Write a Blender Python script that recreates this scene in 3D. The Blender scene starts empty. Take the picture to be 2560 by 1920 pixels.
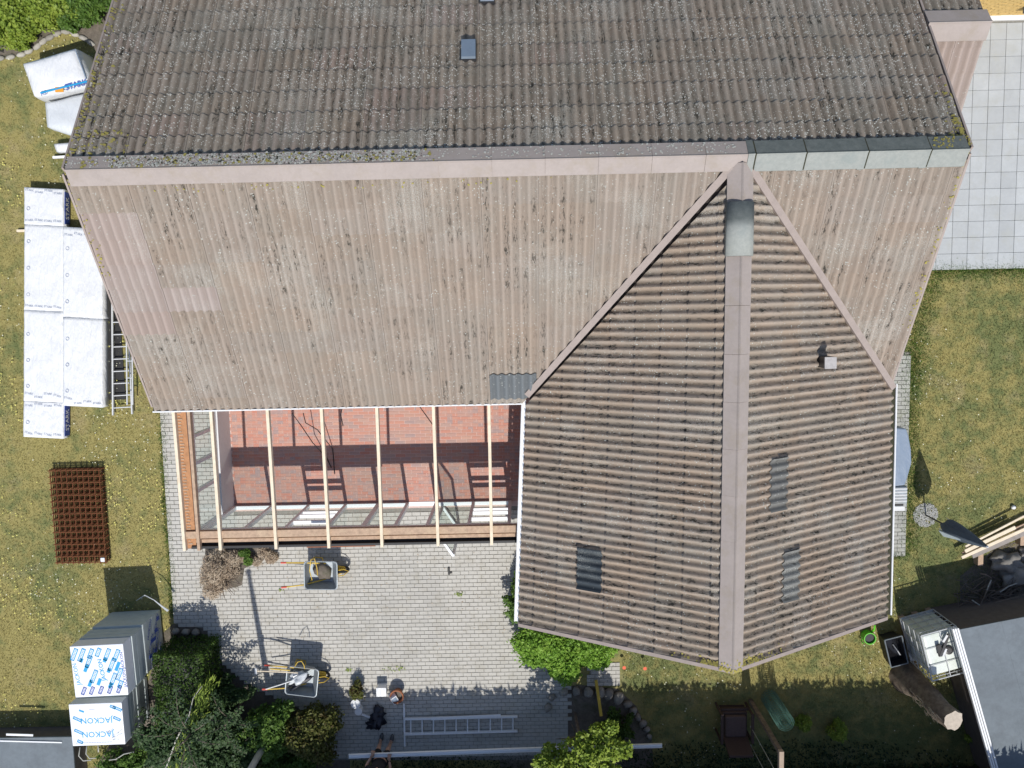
import bpy, bmesh, math, random
import numpy as np
from mathutils import Vector, Matrix, Euler
random.seed(7); rng = np.random.default_rng(7)
S = bpy.context.scene
C = S.collection
PI = math.pi

# ------------------------------------------------------------------ camera, sky, sun, exposure
H = 18.6
cam_d = bpy.data.cameras.new('camera'); cam = bpy.data.objects.new('camera', cam_d); C.objects.link(cam)
cam.location = (0, 0, H)
cam.rotation_euler = (-math.atan(0.1), 0.006, -0.0215)
cam_d.sensor_width = 36; cam_d.lens = 28.125; cam_d.clip_end = 500; cam_d.clip_start = 0.1
S.camera = cam
CM = cam.rotation_euler.to_matrix()
SH = Vector((-0.073, 0.62))                     # shadow offset per metre of height
elev = math.atan(1 / SH.length)
w = bpy.data.worlds.new('World'); S.world = w; w.use_nodes = True
wt = w.node_tree; bg = wt.nodes['Background']
sky = wt.nodes.new('ShaderNodeTexSky'); sky.sky_type = 'NISHITA'; sky.sun_disc = False
sky.sun_elevation = elev; sky.sun_rotation = math.atan2(-SH.x, -SH.y)
wt.links.new(sky.outputs[0], bg.inputs[0]); bg.inputs[1].default_value = 0.125
sun_d = bpy.data.lights.new('sun', 'SUN'); sun_d.energy = 4.2; sun_d.angle = math.radians(0.53); sun_d.color = (1, 0.965, 0.9)
sun = bpy.data.objects.new('sun', sun_d); C.objects.link(sun); sun.location = (0, 0, 30)
sun.rotation_euler = Vector((SH.x, SH.y, -1)).to_track_quat('-Z', 'Y').to_euler()
S.view_settings.view_transform = 'Standard'; S.view_settings.look = 'None'
S.view_settings.gamma = 1; S.view_settings.use_curve_mapping = False
S.view_settings.exposure = 0.0

def P(x, y, z=0.0):
    """ground-truth survey: the place seen at photo pixel (x, y) when it lies at height z"""
    d = CM @ Vector((x - 1280, 960 - y, -2000)); t = (z - H) / d.z
    return Vector((d.x * t, d.y * t, z))

# ------------------------------------------------------------------ mesh helpers
class MB:
    def __init__(s): s.v = []; s.f = []; s.uv = []
    def add(s, vs, fs):
        n = len(s.v); s.v += [tuple(v) for v in vs]; s.f += [tuple(i + n for i in f) for f in fs]; return s
    def box(s, a, b, M=None):
        x0, y0, z0 = a; x1, y1, z1 = b
        vs = [Vector(p) for p in ((x0,y0,z0),(x1,y0,z0),(x1,y1,z0),(x0,y1,z0),(x0,y0,z1),(x1,y0,z1),(x1,y1,z1),(x0,y1,z1))]
        if M is not None: vs = [M @ v for v in vs]
        return s.add(vs, [(0,3,2,1),(4,5,6,7),(0,1,5,4),(1,2,6,5),(2,3,7,6),(3,0,4,7)])
    def hexa(s, lo, hi):
        n = len(lo)
        return s.add(list(lo) + list(hi), [tuple(reversed(range(n))), tuple(range(n, 2*n))] + [(i, (i+1) % n, n + (i+1) % n, n + i) for i in range(n)])
    def prism(s, poly, z0, z1):
        return s.hexa([(p[0], p[1], z0) for p in poly], [(p[0], p[1], z1) for p in poly])
    def bar(s, p, q, wd, ht, up=(0, 0, 1)):
        p = Vector(p); q = Vector(q); d = (q - p).normalized(); up = Vector(up)
        if abs(d.dot(up)) > .98: up = Vector((0, 1, 0))
        sd = d.cross(up).normalized(); u = sd.cross(d).normalized()
        o = [sd*a*wd/2 + u*b*ht/2 for a, b in ((-1,-1),(1,-1),(1,1),(-1,1))]
        return s.hexa([p + k for k in o], [q + k for k in o])
    def tube(s, pts, r, n=8, cap=True):
        pts = [Vector(p) for p in pts]; m = len(pts); rs = r if hasattr(r, '__len__') else [r]*m
        vs = []; ref = Vector((0.13, 0.2, 1)).normalized()
        for i, p in enumerate(pts):
            d = (pts[min(i+1, m-1)] - pts[max(i-1, 0)]).normalized()
            if abs(d.dot(ref)) > .95: rf = Vector((1, 0.1, 0)).normalized()
            else: rf = ref
            a = d.cross(rf).normalized(); b = d.cross(a)
            for k in range(n): t = 2*PI*k/n; vs.append(p + (a*math.cos(t) + b*math.sin(t))*rs[i])
        fs = [(i*n+k, i*n+(k+1)%n, (i+1)*n+(k+1)%n, (i+1)*n+k) for i in range(m-1) for k in range(n)]
        if cap: fs += [tuple(reversed(range(n))), tuple(range((m-1)*n, m*n))]
        return s.add(vs, fs)
    def lathe(s, c, prof, n=20, sq=None):
        c = Vector(c); vs = []
        for r, z in prof:
            for k in range(n): t = 2*PI*k/n; vs.append(c + Vector((r*math.cos(t), r*math.sin(t), z)))
        fs = [(i*n+k, i*n+(k+1)%n, (i+1)*n+(k+1)%n, (i+1)*n+k) for i in range(len(prof)-1) for k in range(n)]
        fs += [tuple(reversed(range(n))), tuple(range((len(prof)-1)*n, len(prof)*n))]
        return s.add(vs, fs)
    def mesh(s, name, bevel=0, seg=1, smooth=False):
        me = bpy.data.meshes.new(name); me.from_pydata(s.v, [], s.f)
        if bevel or True:
            bm = bmesh.new(); bm.from_mesh(me)
            bmesh.ops.recalc_face_normals(bm, faces=bm.faces)
            if bevel: bmesh.ops.bevel(bm, geom=list(bm.edges), offset=bevel, segments=seg, profile=.6, affect='EDGES', clamp_overlap=True)
            bm.to_mesh(me); bm.free()
        if smooth: me.polygons.foreach_set('use_smooth', [True]*len(me.polygons))
        me.update(); return me

def world_of(o):
    l = Vector((0, 0, 0))
    while o: l += o.location; o = o.parent
    return l
def tag(o, label=None, cat=None, group=None, kind=None):
    if label: o['label'] = label
    if cat: o['category'] = cat
    if group: o['group'] = group
    if kind: o['kind'] = kind
    return o
def thing(name, label, cat, loc, group=None, rz=0.0):
    o = bpy.data.objects.new(name, None); C.objects.link(o); o.location = loc; o.rotation_euler.z = rz
    o.empty_display_size = .2
    return tag(o, label, cat, group)
def mk(name, mb, m, parent=None, local=False, bevel=0, seg=1, smooth=False, kind=None, label=None, me=None):
    if me is None: me = mb.mesh(name, bevel, seg, smooth) if isinstance(mb, MB) else mb
    o = bpy.data.objects.new(name, me); C.objects.link(o)
    if not me.materials: me.materials.append(m)
    if parent is not None:
        o.parent = parent
        if not local:
            l = world_of(parent)
            if l.length > 0: me.transform(Matrix.Translation(-l))
    elif not local:
        n = len(me.vertices)
        if n:
            a = np.empty(n*3); me.vertices.foreach_get('co', a); a = a.reshape(-1, 3)
            l = Vector(((a[:,0].min()+a[:,0].max())/2, (a[:,1].min()+a[:,1].max())/2, a[:,2].min()))
            me.transform(Matrix.Translation(-l)); o.location = l
    return tag(o, label, None, None, kind)
def inst(name, me, parent, wloc, rot=(0,0,0), scale=(1,1,1)):
    o = bpy.data.objects.new(name, me); C.objects.link(o); o.parent = parent
    o.location = Vector(wloc) - world_of(parent) if parent else wloc
    o.rotation_euler = rot; o.scale = scale; return o
def copy_tree(o, parent=None):
    c = o.copy(); C.objects.link(c); c.parent = parent
    for ch in o.children: copy_tree(ch, c)
    return c
def quads(name, V, m, parent=None, kind='stuff', tri=False):
    """V: (n, k, 3) array, one polygon each"""
    n, k, _ = V.shape; me = bpy.data.meshes.new(name)
    me.vertices.add(n*k); me.vertices.foreach_set('co', V.reshape(-1).astype(np.float32))
    me.loops.add(n*k); me.loops.foreach_set('vertex_index', np.arange(n*k, dtype=np.int32))
    me.polygons.add(n); me.polygons.foreach_set('loop_start', np.arange(0, n*k, k, dtype=np.int32))
    try: me.polygons.foreach_set('loop_total', np.full(n, k, dtype=np.int32))
    except Exception: pass
    me.update(calc_edges=True); me.validate()
    return mk(name, None, m, parent, kind=kind, me=me)

# ------------------------------------------------------------------ materials
class NT:
    def __init__(s, name):
        s.m = bpy.data.materials.new(name); s.m.use_nodes = True; s.t = s.m.node_tree
        s.b = s.t.nodes['Principled BSDF']; s.co = None
    def n(s, ty, **kw):
        nd = s.t.nodes.new('ShaderNode' + ty)
        for k, v in kw.items(): setattr(nd, k, v)
        return nd
    def l(s, a, b): s.t.links.new(a, b)
    def coord(s, kind='Object'):
        return s.n('TexCoord').outputs[kind]
    def mapping(s, v, scale=(1,1,1), rot=(0,0,0)):
        mp = s.n('Mapping'); mp.inputs['Scale'].default_value = scale; mp.inputs['Rotation'].default_value = rot
        s.l(v, mp.inputs[0]); return mp.outputs[0]
    def noise(s, v, scale, detail=3, rough=.55, out=0):
        nd = s.n('TexNoise'); nd.inputs['Scale'].default_value = scale; nd.inputs['Detail'].default_value = detail
        nd.inputs['Roughness'].default_value = rough; s.l(v, nd.inputs['Vector']); return nd.outputs[out]
    def ramp(s, f, stops):
        nd = s.n('ValToRGB'); e = nd.color_ramp.elements
        for i, (p, c) in enumerate(stops):
            if i > 1: e.new(p)
            e[i].position = p
        for i, (p, c) in enumerate(stops): e[i].position = p; e[i].color = (c if hasattr(c, '__len__') else (c, c, c)) + ((1,) if not hasattr(c, '__len__') or len(c) == 3 else ())
        s.l(f, nd.inputs[0]); return nd.outputs[0]
    def mix(s, f, a, b, mode='MIX'):
        nd = s.n('Mix', data_type='RGBA', blend_type=mode)
        for i, v in ((0, f), (6, a), (7, b)):
            if hasattr(v, 'is_linked'): s.l(v, nd.inputs[i])
            elif hasattr(v, '__len__'): nd.inputs[i].default_value = tuple(v) + (1,) if len(v) == 3 else v
            else: nd.inputs[i].default_value = v
        return nd.outputs[2]
    def math(s, op, a, b=0.0, c=None, clamp=False):
        nd = s.n('Math', operation=op); nd.use_clamp = clamp
        for i, v in enumerate((a, b) if c is None else (a, b, c)):
            if hasattr(v, 'is_linked'): s.l(v, nd.inputs[i])
            else: nd.inputs[i].default_value = v
        return nd.outputs[0]
    def bump(s, hgt, strength=.3, dist=.01):
        nd = s.n('Bump'); nd.inputs['Strength'].default_value = strength; nd.inputs['Distance'].default_value = dist
        s.l(hgt, nd.inputs['Height']); s.l(nd.outputs[0], s.b.inputs['Normal'])
    def rnd(s): return s.n('ObjectInfo').outputs['Random']
    def col(s, c):
        if hasattr(c, 'is_linked'): s.l(c, s.b.inputs['Base Color'])
        else: s.b.inputs['Base Color'].default_value = tuple(c) + (1,)
    def fin(s, rough=.8, metal=0, spec=None):
        if hasattr(rough, 'is_linked'): s.l(rough, s.b.inputs['Roughness'])
        else: s.b.inputs['Roughness'].default_value = rough
        s.b.inputs['Metallic'].default_value = metal
        if spec is not None: s.b.inputs['Specular IOR Level'].default_value = spec
        return s.m
_wp = {}
def pos(t):                                       # world position
    return t.n('NewGeometry').outputs['Position']
def simple(name, c, rough=.7, metal=0, var=.25, sc=9, bump=.2, dirt_or_shade=None, spec=None, perobj=0.0):
    t = NT(name); p = pos(t); c = Vector(c)
    n1 = t.noise(p, sc, 4); n2 = t.noise(p, sc*7, 3)
    f = t.math('MULTIPLY_ADD', n2, .4, t.math('MULTIPLY', n1, .6))
    cc = t.mix(t.ramp(f, [(.3, 0.0), (.7, 1.0)]), tuple(c*(1-var)), tuple(c*(1+var*.6)))
    if perobj:
        hs = t.n('HueSaturation'); t.l(cc, hs.inputs['Color'])
        t.l(t.math('MULTIPLY_ADD', t.rnd(), 2*perobj, 1-perobj), hs.inputs['Value']); cc = hs.outputs[0]
    if dirt_or_shade: cc = t.mix(t.ramp(t.noise(p, 2.7, 6, .7), [(.5, 0.0), (.72, .8)]), cc, dirt_or_shade)
    t.col(cc)
    if bump: t.bump(n2, bump, .008)
    return t.fin(rough, metal, spec)

def roof_mat(name, c1, c2, pitch, film=(.2,.19,.17), film_amt=.4, dark_amt=.5, light_amt=.5, seed=0.0, red=.0, trd=.45, shift=None, joints=.55, pale=.6, dotc=(.48,.49,.45), mossc=(.035,.033,.027)):
    t = NT(name); uv = t.coord('UV')
    mp = t.n('Mapping'); mp.inputs['Location'].default_value = (seed, seed*1.7, 0); t.l(uv, mp.inputs[0]); v0 = mp.outputs[0]
    sp = t.n('SeparateXYZ'); t.l(uv, sp.inputs[0])
    ph = t.math('MULTIPLY', sp.outputs[0], 2*PI/pitch)
    crest = t.math('MULTIPLY_ADD', t.math('COSINE', ph, 0), .5, .5)           # 1 on the crests, 0 in the troughs
    trough = t.math('SUBTRACT', 1.0, crest)
    c = t.mix(t.noise(t.mapping(v0, (2.2, .5, 1)), 1.0, 4, .6), c1, c2)
    c = t.mix(t.math('MULTIPLY', t.noise(v0, 45, 3), .35), c, tuple(Vector(c1)*.6))
    r = t.rnd()
    hs = t.n('HueSaturation'); t.l(c, hs.inputs['Color']); t.l(t.math('MULTIPLY_ADD', r, .09, .955), hs.inputs['Value'])
    t.l(t.math('MULTIPLY_ADD', t.math('FRACT', t.math('MULTIPLY', r, 7.31), 0), .2, .85), hs.inputs['Saturation']); c = hs.outputs[0]
    if red:
        c = t.mix(t.math('MULTIPLY', t.math('GREATER_THAN', t.math('FRACT', t.math('MULTIPLY', r, 13.7), 0), 1-red), .45), c, (.27, .19, .165))
    # darker tone towards the troughs, uneven with noise
    c = t.mix(t.math('MULTIPLY', t.math('POWER', trough, 2.0), t.math('MULTIPLY_ADD', t.noise(t.mapping(v0, (3, 1, 1)), 1.0, 3), trd, trd*.5), clamp=True), c, tuple(Vector(c1)*.42))
    # grey film of lichen in patches
    fm = t.ramp(t.noise(t.mapping(v0, (1.5, .8, 1)), 1.0, 5, .7), [(.42, 0.0), (.62, 1.0)])
    fm2 = t.math('MULTIPLY', fm, film_amt)
    grain = t.ramp(t.noise(v0, 60, 4, .8), [(.4, 0.0), (.6, 1.0)])
    c = t.mix(t.math('MULTIPLY', fm2, grain), c, film)
    pm = t.ramp(t.noise(t.mapping(v0, (1.1, .9, 1)), .75, 4, .6), [(.52, 0.0), (.66, 1.0)]); gr2 = t.ramp(t.noise(v0, 55, 3, .85), [(.5, 0.0), (.58, 1.0)])
    c = t.mix(t.math('MULTIPLY', t.math('MULTIPLY', pm, gr2), pale), c, (.5, .51, .47))
    # dark moss specks strung out along the troughs and their flanks
    big = t.ramp(t.noise(t.mapping(v0, (.9, .6, 1)), 1.0, 4, .65), [(.38, 0.0), (.6, 1.0)])
    st = t.noise(t.mapping(v0, (24, 5.5, 1)), 1.0, 5, .8)
    cell = t.n('CombineXYZ'); t.l(t.math('FLOOR', t.math('DIVIDE', sp.outputs[0], pitch), 0), cell.inputs[0]); t.l(t.math('FLOOR', t.math('DIVIDE', sp.outputs[1], .5), 0), cell.inputs[1])
    wn = t.n('TexWhiteNoise', noise_dimensions='3D'); t.l(cell.outputs[0], wn.inputs['Vector'])
    pick = t.ramp(wn.outputs['Value'], [(.45, .25), (.8, 1.0)])
    if shift is not None: pick = t.ramp(wn.outputs['Value'], [(.1, .55), (.7, 1.0)])
    fl_m = trough if shift is None else t.math('MULTIPLY_ADD', t.math('COSINE', t.math('SUBTRACT', ph, shift), 0), .5, .5)
    sel = t.math('MULTIPLY', t.ramp(st, [(.52, 0.0), (.57, 1.0)]), t.math('MULTIPLY_ADD', fl_m, .9, .1))
    flank = t.math('MULTIPLY', t.math('MULTIPLY', sel, t.math('MULTIPLY_ADD', big, .8, .2)), t.math('MULTIPLY', pick, dark_amt), clamp=True)
    c = t.mix(flank, c, mossc)
    jt = t.math('LESS_THAN', t.math('FRACT', t.math('DIVIDE', t.math('ADD', sp.outputs[0], .006), pitch*6), 0), .012)
    c = t.mix(t.math('MULTIPLY', jt, joints), c, (.05, .045, .04))
    # pale lichen dots
    vo = t.n('TexVoronoi'); vo.inputs['Scale'].default_value = 42; t.l(v0, vo.inputs['Vector'])
    cs = t.n('SeparateColor'); t.l(vo.outputs['Color'], cs.inputs[0])
    dot = t.math('LESS_THAN', vo.outputs['Distance'], t.math('MULTIPLY', t.math('SUBTRACT', cs.outputs[0], 1-light_amt), .55/max(light_amt, .01)))
    lm = t.ramp(t.noise(t.mapping(v0, (1.1, .7, 1)), 1.7, 3), [(.4, .15), (.6, 1.0)])
    dm = t.math('MULTIPLY', t.math('MULTIPLY', dot, lm), t.math('GREATER_THAN', cs.outputs[1], .35))
    c = t.mix(dm, c, dotc)
    t.col(c)
    t.bump(t.noise(v0, 90, 4, .7), .35, .004)
    return t.fin(.92, 0, .25)

PITCH = .1622
M = {}
TAN1 = (.36, .29, .235); TAN2 = (.32, .26, .21)
M['roof_s'] = roof_mat('roof_south', TAN1, TAN2, PITCH, (.26,.25,.22), .6, 1.15, .22, 3.1, trd=.42)
M['roof_n'] = roof_mat('roof_north', (.35,.28,.22), (.285,.235,.185), PITCH, (.17,.17,.145), .85, 2.0, .7, 21.3, red=.1, trd=1.0, dotc=(.66,.66,.6))
M['roof_w'] = roof_mat('roof_wing', (.395,.31,.24), (.345,.27,.21), PITCH, (.24,.23,.2), .7, 1.7, .26, 9.4, trd=.9, shift=2.1, joints=0.0, mossc=(.05,.046,.038))
M['roof_pink'] = roof_mat('roof_newer', (.385,.31,.275), (.365,.295,.26), PITCH, (.3,.28,.26), .1, .1, .05, 30.3)
M['roof_grey'] = roof_mat('roof_grey_sheet', (.17,.185,.195), (.14,.155,.165), PITCH, (.2,.2,.2), .3, .3, .2, 1.3)
M['roof_faded'] = roof_mat('roof_faded_sheet', (.2,.195,.185), (.165,.165,.16), PITCH, (.2,.2,.18), .5, 1.0, .2, 2.3)
M['roof_slate'] = roof_mat('roof_slate_sheet', (.045,.06,.075), (.04,.05,.06), PITCH, (.1,.1,.1), .1, .2, .05, 5.3)
M['cap'] = simple('cap_brown', (.35,.3,.275), .75, 0, .12, 3, .1, (.3,.25,.2))
M['cap_n'] = simple('cap_grey', (.44,.46,.45), .85, 0, .3, 9, .4, (.24,.26,.25))
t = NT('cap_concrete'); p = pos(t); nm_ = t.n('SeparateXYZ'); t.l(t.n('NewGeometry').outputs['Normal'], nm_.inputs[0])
al = t.ramp(nm_.outputs[1], [(.05, 0.0), (.3, 1.0)]); c = t.mix(t.noise(p, 14, 5, .7), (.2,.215,.205), (.37,.38,.35)); c = t.mix(t.ramp(t.noise(p, 3, 5, .7), [(.5, 0.0), (.7, .6)]), c, (.22,.25,.24))  # north-facing flanks darkened by normal: algae plus shade put into the colour
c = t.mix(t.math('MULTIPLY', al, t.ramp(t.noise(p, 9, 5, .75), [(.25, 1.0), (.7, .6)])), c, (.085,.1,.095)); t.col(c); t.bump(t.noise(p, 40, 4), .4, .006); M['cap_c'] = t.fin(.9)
M['flash'] = simple('flashing', (.34,.28,.25), .7, 0, .15, 5, .1)
M['deck'] = simple('deck', (.05,.04,.035), .9)
M['white'] = simple('white_paint', (.78,.79,.8), .45, 0, .06, 4, .05)
M['white_frame'] = simple('white_frame', (.8,.82,.84), .4, 0, .06, 4, .05)
M['render'] = simple('render_grey', (.68,.69,.7), .9, 0, .08, 3, .3)
M['render_c'] = simple('flue_cap', (.42,.4,.39), .8)
M['alu_bright'] = simple('bright_aluminium', (.85,.86,.87), .55, 0, .06, 20, .05)
M['wallbrick'] = simple('wall_brick', (.3,.22,.16), .9, 0, .2, 10, .3)
M['pine'] = simple('pine', (.76,.65,.49), .7, 0, .14, 14, .2, (.6,.48,.33))
M['pine_old'] = simple('old_timber', (.46,.32,.22), .8, 0, .35, 14, .3, (.55,.42,.28))
M['osb'] = simple('rusty_board', (.46,.23,.11), .85, 0, .35, 12, .5)
M['galv'] = simple('galvanised_bar', (.5,.51,.52), .5, .1, .1, 20, .05)
M['black'] = simple('black', (.018,.018,.02), .6, 0, .2)
M['darkplastic'] = simple('dark_plastic', (.03,.03,.033), .4, 0, .2)
M['alu'] = simple('aluminium', (.6,.61,.62), .5, .15, .12, 20, .05)
M['steel'] = simple('galvanised_tray', (.33,.37,.4), .5, .35, .25, 7, .2, (.3,.27,.22))
M['yellow'] = simple('yellow_paint', (.62,.42,.05), .5, 0, .15)
M['red'] = simple('red_grip', (.6,.07,.04), .5)
M['rubber'] = simple('rubber', (.02,.02,.02), .8)
M['rust'] = simple('rust', (.21,.075,.03), .95, 0, .45, 14, .5)
M['pack'] = None
def wrinkled(name, c, rough=.4, s=1.0, amt=.5, text=None):
    t = NT(name); p = pos(t)
    wv = t.noise(t.mapping(p, (2.2*s, .7*s, 1), (0, 0, .6)), 2.2, 5, .6)
    w2 = t.noise(p, 5*s, 4, .6)
    r = t.math('ABSOLUTE', t.math('SUBTRACT', wv, .5))
    hgt = t.math('ADD', t.ramp(r, [(0.0, .5), (.12, 0.0)]), t.math('MULTIPLY', w2, .5))
    c = Vector(c); t.col(t.mix(t.noise(p, 2.5, 3), tuple(c), tuple(c*.88)))
    t.bump(hgt, amt, .02); return t.fin(rough)
M['pack'] = wrinkled('white_foil', (.75,.76,.775), amt=.9)
M['pack2'] = wrinkled('clear_foil', (.62,.65,.68), .3, 1.7, .5)
M['foam'] = simple('foam_side', (.45,.5,.5), .75, 0, .12, 6, .1)
M['foamtop'] = simple('foam_print_white', (.78,.8,.85), .4, 0, .04, 3, .05)
M['blueprint'] = simple('blue_print', (.02,.32,.62), .5, 0, .1, 9, 0)
M['navyprint'] = simple('navy_print', (.03,.07,.33), .5, 0, .1, 9, 0)
M['paleprint'] = simple('pale_print', (.36,.4,.5), .6, 0, .3, 60, 0)
M['orangeprint'] = simple('orange_print', (.75,.32,.03), .5, 0, .1, 9, 0)
M['tarp'] = wrinkled('blue_tarp', (.22,.28,.37), .45, .8, .5)
M['felt'] = simple('roof_felt', (.16,.185,.205), .95, 0, .2, 1.6, .4, (.125,.14,.155))
M['shedwall'] = simple('shed_wall', (.12,.1,.09), .9)
M['sand'] = simple('joint_sand', (.25,.24,.215), .95, 0, .3, 20, .4)
M['soil'] = simple('soil', (.16,.135,.11), .97, 0, .45, 9, .8, (.05,.06,.025))
M['paver'] = simple('paver', (.45,.435,.4), .9, 0, .1, 1.6, .35, (.37,.345,.29), perobj=.07)
M['paver_old'] = simple('paver_mossy', (.36,.36,.33), .92, 0, .2, 5, .4, (.24,.25,.17), perobj=.12)
M['slab'] = simple('slab', (.42,.44,.45), .85, 0, .1, 2.2, .2, (.38,.39,.37), perobj=.07)
BR = [(0.0, (.5,.2,.15)), (.3, (.52,.25,.19)), (.6, (.45,.26,.22)), (.8, (.34,.25,.25)), (1.0, (.55,.3,.23))]
t = NT('floor_brick'); r = t.rnd()
c = t.ramp(r, BR)
sn = t.n('TexNoise'); sn.inputs['Scale'].default_value = 3.1; t.l(pos(t), sn.inputs['Vector'])
c = t.mix(t.math('MULTIPLY', t.ramp(sn.outputs[0], [(.45, 0.0), (.7, 1.0)]), .5), c, (.42,.3,.24))
c = t.mix(t.math('MULTIPLY', t.noise(pos(t), 50, 3), .3), c, (.5,.34,.27)); t.col(c); t.bump(t.noise(pos(t), 80), .3, .004)
M['fbrick'] = t.fin(.9)
t = NT('floor_brick_far'); vo = t.n('TexWhiteNoise', noise_dimensions='3D'); 
fl = t.n('VectorMath', operation='FLOOR'); sc = t.n('VectorMath', operation='MULTIPLY'); sc.inputs[1].default_value = (8.3, 12.66, 0); t.l(pos(t), sc.inputs[0]); t.l(sc.outputs[0], fl.inputs[0]); t.l(fl.outputs[0], vo.inputs['Vector'])
c = t.ramp(vo.outputs['Value'], BR)
c = t.mix(t.math('MULTIPLY', t.noise(pos(t), 50, 3), .3), c, (.5,.34,.27)); t.col(c)
M['fbrick2'] = t.fin(.9)
M['mortar'] = simple('mortar', (.62,.46,.41), .95, 0, .2, 20, .3)
M['ybrick'] = simple('yellow_brick', (.55,.38,.14), .9, 0, .35, 14, .3, perobj=.15)
M['stone'] = simple('stone', (.27,.25,.22), .9, 0, .35, 6, .6, perobj=.2)
M['stone_edge'] = simple('edge_stone', (.36,.34,.3), .9, 0, .3, 6, .6, perobj=.2)
M['gravel'] = simple('pebble', (.5,.5,.48), .85, 0, .5, 25, .4)
M['bark'] = simple('bark', (.17,.13,.1), .95, 0, .6, 11, 1.0, (.3,.25,.19))
M['cutwood'] = simple('cut_wood', (.5,.43,.35), .9, 0, .25, 12, .5)
M['stick'] = simple('dead_stick', (.16,.125,.1), .95, 0, .3, 9, .5)
M['whitebark'] = simple('white_bark', (.5,.48,.42), .85, 0, .4, 18, .4)
M['terracotta'] = simple('terracotta', (.3,.11,.05), .85)
M['cangreen'] = simple('green_plastic', (.12,.55,.03), .35, 0, .08)
M['wiregreen'] = simple('green_wire', (.09,.2,.16), .5, 0, .2)
M['parasol'] = simple('parasol_cloth', (.1,.13,.165), .8, 0, .2, 10, .2)
M['parasol_l'] = simple('parasol_lining', (.5,.58,.62), .8, 0, .1)
M['navy'] = simple('navy_bag', (.012,.014,.025), .5, 0, .3)
M['ibc'] = simple('ibc_plastic', (.66,.7,.66), .35, 0, .06, 3, .1, (.5,.56,.44))
M['brownrattan'] = simple('brown_rattan', (.06,.035,.028), .7, 0, .3, 40, .6)
M['cushion'] = simple('cushion', (.09,.06,.055), .9, 0, .3, 20, .3)
M['skin'] = simple('skin', (.5,.29,.2), .55, 0, .08, 20, .1)
M['hair'] = simple('hair', (.14,.085,.045), .7, 0, .3, 60, .5)
M['cloth_b'] = simple('black_cloth', (.012,.012,.014), .9, 0, .2)
M['shoe'] = simple('shoe', (.1,.1,.1), .7)
M['ylichen'] = simple('yellow_lichen', (.36,.31,.08), .95, 0, .35, 40, .4)
M['wlichen'] = simple('white_lichen', (.56,.55,.49), .95, 0, .3, 40, .4)
M['moss'] = simple('moss', (.05,.05,.03), .98, 0, .4, 40, .5)
M['poppy'] = simple('poppy', (.7,.09,.02), .6)
M['flower_y'] = simple('flower_yellow', (.62,.58,.16), .7, 0, .2)
M['flower_w'] = simple('flower_white', (.7,.7,.55), .7, 0, .1)
M['windowdark'] = simple('window_dark', (.02,.03,.05), .15, 0, .1)
M['hose'] = simple('hose', (.42,.42,.38), .6)
t = NT('glass'); tr_ = t.n('BsdfTransparent'); tr_.inputs[0].default_value = (.93,.96,.95,1); gl_ = t.n('BsdfGlossy'); gl_.inputs['Roughness'].default_value = .03
mx = t.n('MixShader'); mx.inputs[0].default_value = .07; t.l(tr_.outputs[0], mx.inputs[1]); t.l(gl_.outputs[0], mx.inputs[2]); t.l(mx.outputs[0], t.t.nodes['Material Output'].inputs[0])
M['glass'] = t.m

def leafmat(name, c1, c2, c3=None, sc=5, tr=.3):
    t = NT(name); p = pos(t)
    f = t.math('ADD', t.math('MULTIPLY', t.noise(p, sc, 3), .5), t.math('MULTIPLY', t.noise(p, sc*9, 2), .5))
    c = t.ramp(f, [(.36, c1), (.62, c2)] if c3 is None else [(.36, c1), (.52, c2), (.66, c3)])
    t.col(c); t.b.inputs['Roughness'].default_value = .55; t.b.inputs['Specular IOR Level'].default_value = .3
    tl = t.n('BsdfTranslucent'); t.l(c, tl.inputs[0]); mx = t.n('MixShader'); mx.inputs[0].default_value = tr
    out = t.t.nodes['Material Output']; t.l(t.b.outputs[0], mx.inputs[1]); t.l(tl.outputs[0], mx.inputs[2]); t.l(mx.outputs[0], out.inputs[0])
    return t.m
M['leaf_bright'] = leafmat('leaf_bright', (.09,.19,.02), (.22,.4,.05), (.38,.52,.1))
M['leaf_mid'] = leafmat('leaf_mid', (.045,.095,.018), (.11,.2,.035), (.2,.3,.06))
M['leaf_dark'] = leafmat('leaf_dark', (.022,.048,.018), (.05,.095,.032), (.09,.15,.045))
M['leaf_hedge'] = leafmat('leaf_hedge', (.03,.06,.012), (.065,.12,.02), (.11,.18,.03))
M['leaf_yel'] = leafmat('leaf_yellowgreen', (.1,.17,.02), (.26,.35,.05), (.42,.48,.09))
M['leaf_rust'] = leafmat('leaf_rusty', (.09,.05,.02), (.11,.13,.03), (.2,.2,.05))
M['straw'] = leafmat('straw', (.27,.19,.13), (.46,.37,.27), (.6,.52,.41), tr=.1)
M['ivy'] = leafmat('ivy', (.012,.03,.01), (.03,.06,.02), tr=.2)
GW1 = (.27,.235,.08); GW2 = (.5,.435,.18); GG1 = (.12,.15,.052); GG2 = (.27,.29,.125)
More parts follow.
